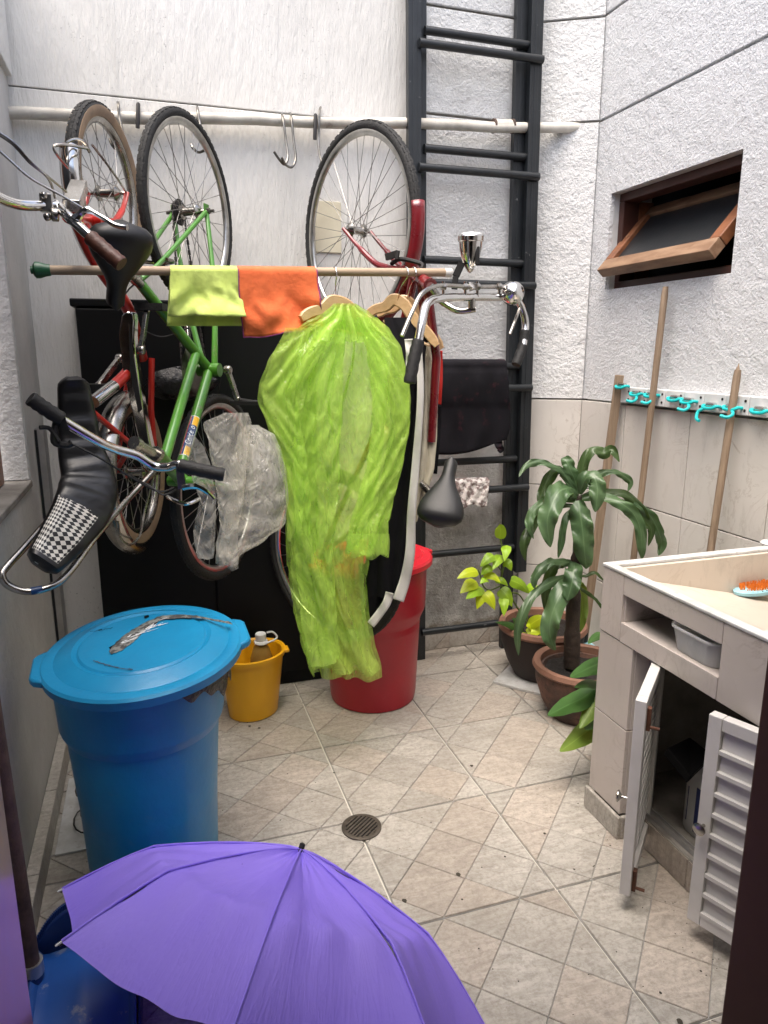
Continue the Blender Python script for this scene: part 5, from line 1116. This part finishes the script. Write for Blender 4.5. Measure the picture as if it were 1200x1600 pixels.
for i, (a, b, w_, y_) in enumerate(PV):
    A, B = qp(*a, -.01-.015*(i % 3)), qp(*b, -.05-.02*(i % 2)); md = lerp(A, B, .5)+V((0, -.006, .010))
    leaf(po, [A, md, B], w_*mpp(A), ['leaf_pothos', 'leaf_pothos_yellow', 'leaf_green'][y_], .22, .05, 'heart', seed=i)
# -- peace lily half hidden behind the sink pier
LC = V((1.40, 1.80, 0)); ly = thing('potted_plant', LC, 'broad leaved green plant peeking out behind the laundry sink pier', 'plant', 'potted plants in the corner')
pot(ly, LC, .085, .13, 'clay', 'clay_rim')
LL = [([(952, 1020), (940, 1034), (915, 1046), (891, 1058)], 14, 'leaf_green'), ([(955, 1070), (936, 1070), (918, 1068), (898, 1074)], 10, 'leaf_green'), ([(948, 1060), (914, 1088), (886, 1102), (856, 1118)], 17, 'leaf_green'),
      ([(950, 1052), (938, 1080), (924, 1108), (906, 1138)], 16, 'leaf_yellowing'), ([(955, 1090), (930, 1130), (905, 1152), (875, 1174)], 18, 'leaf_yellowing'), ([(952, 1000), (941, 991), (928, 997), (919, 1006)], 7, 'leaf_green'), ([(950, 1100), (936, 1120), (925, 1130), (914, 1140)], 12, 'leaf_green')]
for i, (pt, w_, m_) in enumerate(LL):
    P_ = [p(a, b, lerp(1.78, 1.69, k/(len(pt)-1))) for k, (a, b) in enumerate(pt)]; leaf(ly, P_, w_*mpp(P_[2]), m_, .22, .08, 'oval', seed=i)
    b0 = LC+V((.02*math.cos(i), .02*math.sin(i), .10)); ob('stalk', G().tube(cr([b0, lerp(b0, P_[0], .5)+V((0, 0, .05)), P_[0]], 5), .0035, 6), 'stem_green', ly)
# ------------------------------------------------------------------ laundry sink with tiled front and louvred doors
sk_ = thing('laundry_sink', (1.5, 1.25, 0), 'tiled laundry sink with an open louvred cupboard underneath', 'sink')
SX, Y0s, Y1s = 1.18, .69, 1.63
ob('core', G().box(1.193, 1.806, 1.602, 1.617, .0, .754).box(1.193, 1.25, 1.493, 1.602, .0, .585).box(1.79, 1.806, Y0s, 1.60, .1, .754).box(1.193, 1.33, Y0s, 1.602, .574, .620).box(1.236, 1.79, Y0s, 1.60, .0, .088).box(1.20, 1.79, Y0s-.02, Y0s, 0, .754), 'concrete', sk_, False)
ob('shelf', G().box(1.186, 1.325, 1.182, 1.536, .6205, .629), 'sink_marble', sk_, False, bevel=.002)
for yy in (1.178, 1.538): ob('shelf_side', G().box(1.19, 1.325, yy-.003, yy+.003, .6295, .708), 'sink_marble', sk_, False)
ob('shelf_top', G().box(1.193, 1.322, Y0s, 1.602, .7085, .7095).box(1.322, 1.328, Y0s, 1.60, .62, .7095), 'concrete', sk_, False)

for bx in ((1.5395, Y1s, .576, .7635), (1.183, 1.5375, .709, .7635), (1.183, 1.5375, .574, .6295), (.84, 1.181, .574, .7635), (Y0s, .838, .574, .7635)):
    ob('sink_tile', G().box(SX, SX+.012, *bx), 'sink_marble', sk_, False, bevel=.0015)
for z0, z1 in ((.072, .33), (.333, .573)):
    ob('sink_tile', G().box(SX+.002, SX+.013, 1.482, Y1s, z0, z1), 'sink_marble', sk_, False, bevel=.0015)
    ob('sink_tile', G().box(SX+.0135, 1.262, 1.481, 1.492, z0, z1), 'sink_marble', sk_, False, bevel=.0015)
ob('skirting_tile', G().box(SX-.010, SX+.0015, 1.470, Y1s+.005, .0, .070), 'slate_grey', sk_, False, bevel=.003); ob('skirting_tile', G().box(SX+.0018, 1.245, 1.469, 1.4805, .0, .070), 'slate_grey', sk_, False, bevel=.003)
for i in range(4): ob('plinth_tile', G().box(1.222, 1.2355, 1.465-.21*(i+1)+.002, 1.465-.21*i, .001, .086), 'slate_pink', sk_, False, bevel=.002)
ob('door_track', G().box(1.224, 1.262, Y0s, 1.478, .0885, .094).box(1.226, 1.231, Y0s, 1.478, .094, .104).box(1.252, 1.257, Y0s, 1.478, .094, .104), 'aluminium', sk_, False)
ob('door_post', G().box(1.238, 1.262, 1.462, 1.480, .1045, .57), 'aluminium', sk_, False)
ob('rim', G().box(SX-.003, SX+.026, Y0s, 1.602, .764, .772).box(SX-.003, 1.808, 1.6025, Y1s+.004, .764, .7725).box(1.782, 1.808, Y0s, 1.602, .764, .772), 'rim_white', sk_, False, bevel=.002)
A, B = p(1015, 908, 1.60), p(1190, 935, 1.60)
zf = min(A.z, B.z)
ob('basin_wall', G().box(1.206, 1.789, 1.588, 1.6015, .60, .7635), 'basin_tile', sk_, False)
ob('basin_wall', G().box(1.778, 1.7895, Y0s, 1.587, .60, .7635), 'basin_tile', sk_, False)
fl = [V((1.207, 1.587, .742)), V((1.777, 1.587, B.z-.004*1)), V((1.777, 1.1125, B.z-.02)), V((1.207, 1.1125, .740))]
ob('washboard', G().prism(fl, (0, 0, -.004)), 'basin_tile', sk_, False)
ob('divider', G().box(1.21, 1.778, 1.085, 1.112, .60, .766), 'rim_white', sk_, False, bevel=.003)
ob('tap_base', G().lathe((1.786, 1.64, .773), [(.030, 0), (.032, .003), (.028, .008), (.012, .012), (.010, .045), (.001, .046)], 24), 'cap_white', sk_)
def louvre_door(Hp, Fp, z0, z1, n, knob_s, lab, bolt):
    Hp, Fp = V((*Hp, 0)), V((*Fp, 0)); t_ = (Fp-Hp).normalized(); nn_ = V((t_.y, -t_.x, 0))*knob_s; W = (Fp-Hp).length; U = V((0, 0, 1)); fw_ = .030; th = .026
    fr = ob('door', G().obox(Hp+t_*fw_/2+U*(z0+z1)/2, t_*fw_/2, nn_*th/2, U*(z1-z0)/2).obox(Fp-t_*fw_/2+U*(z0+z1)/2, t_*fw_/2, nn_*th/2, U*(z1-z0)/2), 'louver_white', sk_, False, bevel=.002, label=lab)
    for z in (z0+fw_/2, z1-fw_/2): ob('rail', G().obox((Hp+Fp)/2+U*z, t_*(W/2-fw_-.0005), nn_*th/2*.96, U*fw_/2), 'louver_white', fr, False, bevel=.002)
    pitch = (z1-z0-2*fw_)/n
    for i in range(n):
        z = z0+fw_+pitch*(i+.5); d = (U*math.cos(R(6))+nn_*-math.sin(R(6)))
        ob('slat', G().obox((Hp+Fp)/2+U*z, t_*(W/2-fw_-.001), d*pitch*.56, d.cross(t_)*.0022).obox((Hp+Fp)/2+U*(z-pitch*.46)+nn_*.0085, t_*(W/2-fw_-.001), U*.0048, nn_*.0060), 'louver_white', fr, False)
    k = Fp-t_*.016+U*(z0+z1)/2*.98
    ob('knob', G().lathe(k+nn_*th/2, [(.004, 0), (.004, .014), (.009, .018), (.0145, .021), (.0145, .024), (.010, .027), (.001, .028)], 20, nn_), 'chrome_dull', fr)
    if bolt:
        for z in (z0+.035, z1-.05): ob('bolt', G().obox(Fp-t_*.022-nn_*(th/2+.004)+U*z, t_*.008, nn_*.005, U*.028).tube([Fp-t_*.02-nn_*(th/2+.008)+U*(z-.02), Fp-t_*.02-nn_*(th/2+.03)+U*(z-.02)], .004, 8), 'rust', fr, False)
    return fr
ztop1 = p(992, 1098, 1.236).z; ztop2 = p(1114, 1112, 1.137).z
louvre_door((1.254, 1.456), (1.022, 1.238), .050, ztop1, 16, 1, 'louvred door seen edge-on, hinged at the tiled pier', True)
louvre_door((1.236, .862), (1.129, 1.137), .050, ztop2, 9, -1, 'louvred door showing its front, next to the door jamb', False)
# things kept in and on the sink
tb = pX(1080, 1003, 1.27); tbz = .6295
tub = thing('plastic_tub', (1.275, 1.235, tbz), 'small clear plastic tub in the slot of the laundry sink', 'container')
ca_ = V((1.248, 1.285, tbz))
def rrect(c, a, b, r, z, n=6):
    out = []
    for sx, sy, a0 in ((1, 1, 0), (-1, 1, 90), (-1, -1, 180), (1, -1, 270)):
        for k in range(n+1):
            t_ = R(a0+90*k/n); out.append(c+V((sx*(a-r)+r*math.cos(t_), sy*(b-r)+r*math.sin(t_), z)))
    return out
ob('shell', G().quadgrid([rrect(ca_, .050, .068, .03, .001), rrect(ca_, .052, .070, .03, .006), rrect(ca_, .062, .080, .035, .060), rrect(ca_, .066, .084, .036, .061), rrect(ca_, .066, .084, .036, .066), rrect(ca_, .061, .079, .035, .066), rrect(ca_, .050, .068, .03, .006), rrect(ca_, .005, .006, .004, .005)], cv=True), 'tub_plastic', tub)
bs = pZ(1180, 926, B.z+.035); br = thing('scrub_brush', bs, 'scrubbing brush with orange bristles lying in the sink basin', 'brush')
bd = V((1, .05, .02)).normalized(); bsd = V((-.05, 1, 0)).normalized()
ob('base', G().lathe(bs, [(.055, 0), (.062, .003), (.064, .012), (.058, .016), (.001, .016)], 36, sx=1.25, sy=.55, e1=bd), 'pale_blue_plastic', br)
g = G()
for k in range(240):
    a = random.random()*6.283; r_ = math.sqrt(random.random())*.047; q = bs+bd*r_*1.25*math.cos(a)+bsd*r_*.55*math.sin(a)+V((0, 0, .015)); g.tube([q, q+V((random.uniform(-.003, .003), random.uniform(-.003, .003), .017))], [.0016, .0012], 4, cap=False)
ob('bristles', g, 'orange_bristle', br, False, kind='stuff')
g = G()
for k in range(26): a = math.pi*2*k/26; g.lathe(bs+bd*.058*1.22*math.cos(a)+bsd*.058*.54*math.sin(a)+V((0, 0, .0145)), [(.0022, 0), (.0022, .002)], 6)
ob('holes', g, 'dark_hole', br, kind='stuff')
jg = V((1.352, 1.300, .0885)); ju = thing('detergent_jug', jg, 'white detergent jug with dark blue label inside the cupboard', 'jug')
ob('body', G().quadgrid([rrect(jg, .055, .075, .03, 0), rrect(jg, .060, .080, .034, .01), rrect(jg, .060, .080, .034, .16), rrect(jg, .056, .074, .034, .175), rrect(jg, .060, .078, .034, .19), rrect(jg, .054, .070, .034, .205), rrect(jg, .050, .064, .03, .22), rrect(jg, .02, .02, .015, .245), rrect(jg, .018, .018, .015, .27)], cv=True), 'jug_white', ju)
ob('label', G().box(jg.x-.0625, jg.x-.0612, jg.y-.06, jg.y+.02, jg.z+.02, jg.z+.15), 'jug_blue', ju, False)
ob('side_label', G().obox(jg+V((-.0575, .048, .085)), V((.003, -.0035, 0)), V((.001, .001, 0)), V((0, 0, .05))), 'jug_blue', ju, False)
q = [p(1037, 1179, 1.36), p(1072, 1162, 1.40), p(1108, 1190, 1.32), p(1073, 1224, 1.29)]
tag(ob('black_tray', G().prism(q, (.01, .0, .018)), 'matte_black', None, False, bevel=.002), 'black plastic tray lying on top of the detergent jug', 'tray')
# ------------------------------------------------------------------ tool rack and wooden handles on the right wall
rk = thing('tool_rack', (1.8, 2.0, 1.15), 'white wall rack with turquoise broom clips', 'rack')
yb_ = 2.475
while yb_ > 1.5:
    L_ = .098; ob('plate', G().box(1.790, 1.8185, yb_-L_+.003, yb_, 1.152, 1.214), 'rack_white', rk, False, bevel=.003)
    for zz in (1.168, 1.198): ob('screw_hole', G().lathe((1.7905, yb_-L_+.016, zz), [(.0045, 0), (.0045, .002)], 12, (-1, 0, 0)), 'dark_hole', rk)
    yb_ -= L_
for i, (x, y, fl_) in enumerate(((974, 606, 0), (997, 618, 1), (1020, 620, 1), (1057, 626, 0), (1078, 630, 1), (1113, 638, 2), (1146, 640, 1), (1190, 645, 0))):
    c = pX(x, y, 1.785); s = 1 if fl_ != 1 else -1
    hk = ob('clip', G().tube(cr([c+V((.004, .030, .006)), c+V((-.012, .030, .008)), c+V((-.020, .020, .002)), c+V((-.020, 0, 0)), c+V((-.020, -.020, .002)), c+V((-.012, -.030, .008)), c+V((.004, -.030, .006))], 5), .0055, 8), 'teal_plastic', rk)
    if fl_: ob('clip_arm', G().tube(cr([c+V((-.018, .012*s, 0)), c+V((-.030, .030*s, -.012)), c+V((-.042, .022*s, -.022 if fl_ == 1 else -.034)), c+V((-.050, .0, -.018 if fl_ == 1 else -.040))], 5), .0055, 8), 'teal_plastic', hk)
    ob('spring', G().lathe(c+V((-.006, .018, .012)), [(.008, 0), (.008, .036)], 12, (0, -1, 0)), 'chrome', hk)
st = thing('broom', pX(912, 1004, 1.70), 'flat wooden stick standing by the dracaena pot, nearest the corner', 'broom handle', 'wooden handles leaning on the right wall')
a, b = pX(968, 586, 1.783), pX(912, 1000, 1.712)
ob('handle', G().bar(a, b, RT, 12.5*mpp(b), .012), 'wood_grey', st, False, bevel=.002)
ob('socket', G().tube([b+V((0, 0, .035)), b+V((0, 0, -.005))], .017, 14), 'black_rubber', st)
ob('head', G().obox(V((b.x+.01, b.y+.03, max(.028, b.z-.03))), V((.018, 0, 0)), V((0, .10, 0)), V((0, 0, .024))), 'pale_blue_plastic', st, bevel=.008)
for (x0, y0, x1, y1, wpx, lb) in ((1040, 448, 990, 872, 10.5, 'longest wooden handle, reaching up to the window sill'), (1153, 578, 1110, 862, 12, 'wooden handle with a splintered end, behind the sink rim')):
    a, b = pX(x0, y0, 1.780), pX(x1, y1, 1.735); d = (b-a).normalized(); e = a+d*((a.z-.06)/-d.z)
    bt2 = thing('broom', e, lb, 'broom handle', 'wooden handles leaning on the right wall')
    ob('handle', G().tube([a, lerp(a, e, .02), lerp(a, e, .5), e], [wpx*.5*mpp(a)*.8, wpx*.5*mpp(a), wpx*.5*mpp(a), wpx*.5*mpp(a)], 14), 'wood_grey', bt2)
    ob('head', G().obox(V((e.x, e.y, .045)), V((.03, 0, 0)), V((0, .12, 0)), V((0, 0, .03))), 'pale_blue_plastic', bt2, bevel=.008)
    if x0 > 1100: ob('splinter', G().lathe(a-d*-.001, [(.006, 0), (.004, .008), (.0006, .022)], 6, -d).lathe(a+V((0, .006, 0)), [(.003, 0), (.0005, .012)], 5, -d), 'wood_grey', bt2)
# ------------------------------------------------------------------ floor drain
dc = pZ(565, 1293); dn = thing('floor_drain', dc, 'round rusty iron drain grate in the floor', 'drain')
ob('ring', G().lathe(dc, [(.058, 0), (.058, .004), (.054, .0055), (.047, .005), (.046, .001)], 48, cap0=False, cap1=False), 'drain_iron', dn)
ob('sump', G().lathe(dc, [(.001, .0008), (.047, .0010)], 40, cap0=False, cap1=False), 'dark_hole', dn)
for k in range(9):
    o_ = (k-4)*.0105; L_ = math.sqrt(max(0, .0475**2-o_**2)); d = V((.78, .62, 0)); s_ = V((-.62, .78, 0))
    ob('bar', G().obox(dc+s_*o_+V((0, 0, .0030)), d*L_, s_*.0030, V((0, 0, .0015))), 'drain_iron', dn, False)
ob('bar', G().obox(dc+V((0, 0, .0033)), V((.0025, -.0031, 0)), V((-.62, .78, 0))*.046, V((0, 0, .0017))), 'drain_iron', dn, False)
# ------------------------------------------------------------------ purple umbrella standing on its rim
um = thing('umbrella', (.47, 1.26, 0), 'open purple folding umbrella resting on the tiled floor', 'umbrella')
UA = V((.223, 1.222, .383)); th, ph_, sp = .646, .783, 3.35
un = V((math.sin(th)*math.cos(ph_), math.sin(th)*math.sin(ph_), math.cos(th))); ue1 = un.cross(V((.3, .2, 1))).normalized(); ue2 = un.cross(ue1)
UR, UH, UM, HM = .422, .191, .672, .391
def ribpt(k, f):
    a = sp+k*math.pi/4; d = ue1*math.cos(a)+ue2*math.sin(a)
    if f < UM: g_ = f/UM; r_, h = UR*f, UH*HM*(g_**1.45)
    else: g_ = (f-UM)/(1-UM); r_, h = UR*f, UH*(HM+(1-HM)*(.86*g_+.14*g_*g_))
    return UA+d*r_-un*h
NP, NF_ = 26, 34
pan = []
for k in range(8):
    rows = []
    for i in range(NF_+1):
        f = .012+.988*i/NF_; a, b = ribpt(k, f), ribpt(k+1, f); row = []
        for j in range(NP+1):
            s = j/NP; q = lerp(a, b, s); bul = 4*s*(1-s)
            q = q + un*(-.030*bul*math.sin(math.pi*min(1, f/UM))*(.4+.6*f/UM) if f < UM else -.026*bul*(f-UM)/(1-UM)) - (q-UA+un*(q-UA).dot(un)*-1).normalized()*(.030*bul*max(0, (f-.55)/.45)**1.5 if f > .1 else 0)
            q = q + un*(.0035*nz(s*5+k*3.1, f*7, k)+.0045*math.sin((s-.5)*19+k)*math.exp(-abs(f-UM)*7)+.004*math.sin(s*26+k*1.3)*math.exp(-f*5)*min(1, f*12))
            row.append(q)
        rows.append(row)
    pan.append(ob('panel', G().quadgrid(rows, uv=True), 'purple_nylon', um, ang=70))
for k in range(8):
    pts = [ribpt(k, f/12)+un*.0018 for f in range(13)]; ob('seam', G().tube(pts, .0021, 6), 'purple_nylon', um)
    ob('rib', G().tube([q-un*.007 for q in pts], .0018, 6), 'steel', um); e = ribpt(k, 1.0); dd = (ribpt(k, 1.0)-ribpt(k, .93)).normalized()
    ob('rib_tip', G().tube([e-dd*.004, e+dd*.007, e+dd*.009], [.0018, .0020, .001], 8), 'cap_white', um)
ob('ferrule', G().lathe(UA-un*.004, [(.011, 0), (.011, .004), (.006, .006), (.0055, .016), (.002, .018)], 16, un), 'black_rubber', um)
ob('shaft', G().tube([UA-un*.01, UA-un*.36], .0045, 10), 'steel', um); ob('handle', G().tube([UA-un*.36, UA-un*.40, UA-un*.45], [.010, .013, .011], 12), 'black_rubber', um)
# ------------------------------------------------------------------ blue dustpan with long handle
dpn = thing('dustpan', pZ(120, 1580), 'blue plastic dustpan with a rusty metal pole handle by the left wall', 'dustpan')
dY = 1.36
def dd_(x, y, Y): return p(x, y, Y)
# upright back plate with toothed comb, floor scoop and side walls
k0 = pZ(60, 1530, .19); ox, oy = -.315, 1.43
bk = []
for i in range(21):
    u = i/20; x = lerp(-.325, -.115, u); arch = .150-.075*max(0, (.42-u)/.42)**2.2-.03*max(0, (u-.7)/.3)**2
    bk.append((x, arch))
rows = [[V((x, 1.475+.02*math.sin(i/20*math.pi), z*f)) for i, (x, z) in enumerate(bk)] for f in (0.03, .25, .5, .75, .92, 1)]
ob('back', G().quadgrid(rows), 'dustpan_dark', dpn, solid=.005)
g = G()
for i in range(3, 40):
    u = i/40*.62; x = lerp(-.325, -.115, u); arch = .150-.075*max(0, (.42-u)/.42)**2.2; g.obox(V((x, 1.478+.02*math.sin(u*math.pi), arch+.005)), V((.0016, 0, 0)), V((0, .004, 0)), V((0, 0, .007)))
ob('comb', g, 'dustpan_dark', dpn, False, kind='stuff')
rows = []
for j in range(15):
    f = j/14; Yd = lerp(1.46, 1.14, f); row = []
    for i in range(17):
        u = i/16; x = lerp(-.318, -.112, u)
        z = .070*math.sin(min(1, (1-f)*1.25)*math.pi*.5)**1.3*(1-.25*abs(u-.5)*2)+.012+.03*max(0, abs(u-.5)*2-.85)*6*(1-f*.6)
        row.append(V((x, Yd+.05*(1-u)*f*0, z)))
    rows.append(row)
ob('scoop', G().quadgrid(rows), 'dustpan_blue', dpn, solid=.004)
for x in (-.324, -.108):
    ob('side', G().prism([V((x, 1.48, .004)), V((x, 1.14, .004)), V((x, 1.14, .022)), V((x, 1.30, .065)), V((x, 1.48, .115))], (.005, 0, 0)), 'dustpan_dark', dpn, False, bevel=.001)
hb = p(50, 1512, 1.40); ht = p(-30, 1000, 1.34)
ob('socket', G().tube([V((hb.x-.004, hb.y-.01, .03)), hb], .021, 16), 'dustpan_dark', dpn)
ob('ferrule', G().tube([hb+V((0, 0, -.014)), hb+V((0, 0, .016))], .0225, 18), 'aluminium', dpn)
ob('handle', G().tube([hb, lerp(hb, ht, .5), ht], .0165, 14), 'rusty_pole', dpn)
# ------------------------------------------------------------------ pale tile with coiled wire behind the blue bin, specks on the floor
tag(ob('loose_tile', G().box(-.335, -.155, 1.885, 2.26, .001, .008), 'rim_white', None, False, bevel=.002), 'pale loose tile on the floor between left wall and blue bin', 'tile')
pts = []
for k in range(70):
    a = k*.33; r_ = .055+.018*math.sin(k*.21); pts.append(V((-.232+r_*math.cos(a)*.9, 1.985+r_*math.sin(a)*1.3+.002*k, .012+.0006*k+.006*abs(nz(k*.3, 1)))))
tag(ob('coiled_wire', G().tube(pts, .0024, 6), 'black_rubber'), 'coil of dark wire lying on the loose tile', 'wire')
g = G()
for (x, y, s_) in ((716, 1367, 7), (632, 1408, 7), (737, 1197, 5), (789, 1339, 3), (851, 1303, 4), (1062, 1597, 9), (897, 1359, 3), (722, 1406, 3), (748, 1483, 2.5), (522, 1208, 3), (810, 1534, 2), (1032, 1552, 4), (1095, 1518, 3), (1004, 1419, 2), (963, 1488, 2), (390, 1135, 4), (405, 1138, 4), (770, 1515, 2)):
    c = pZ(x, y); r_ = s_*mpp(c)*.55; n0 = len(g.v); poly = [c+V((r_*math.cos(a)*(1+.5*nz(x, k*.9)), r_*1.1*math.sin(a)*(1+.5*nz(y, k*.8)), .0016)) for k, a in enumerate([2*math.pi*i/9 for i in range(9)])]
    top_ = c+V((0, 0, .0035)); g.v += poly+[top_]
    for k in range(9): g.f.append((n0+k, n0+(k+1) % 9, n0+9))
rs = random.Random(3)
for k in range(170):
    if k < 70: c = V((rs.uniform(.2, 1.15), rs.uniform(1.0, 2.7), 0))
    elif k < 110: c = V((rs.uniform(-.33, .6), rs.uniform(1.75, 2.7)+.0, 0))
    elif k < 140: c = V((rs.uniform(.6, 1.6), 2.84-abs(rs.gauss(0, .05)), 0))
    else: c = V((1.17-abs(rs.gauss(0, .06)), rs.uniform(1.0, 1.65), 0))
    r_ = rs.uniform(.0008, .0026); n0 = len(g.v); a0 = rs.random()*6; el = rs.uniform(.4, 1)
    g.v += [c+V((r_*math.cos(a0+i*1.05), r_*el*math.sin(a0+i*1.05), .0012)) for i in range(6)]+[c+V((0, 0, .0024))]
    for i in range(6): g.f.append((n0+i, n0+(i+1) % 6, n0+6))
tag(ob('floor_debris', g, 'debris', None), 'dark specks of dirt scattered over the floor tiles', 'dirt', None, 'stuff')
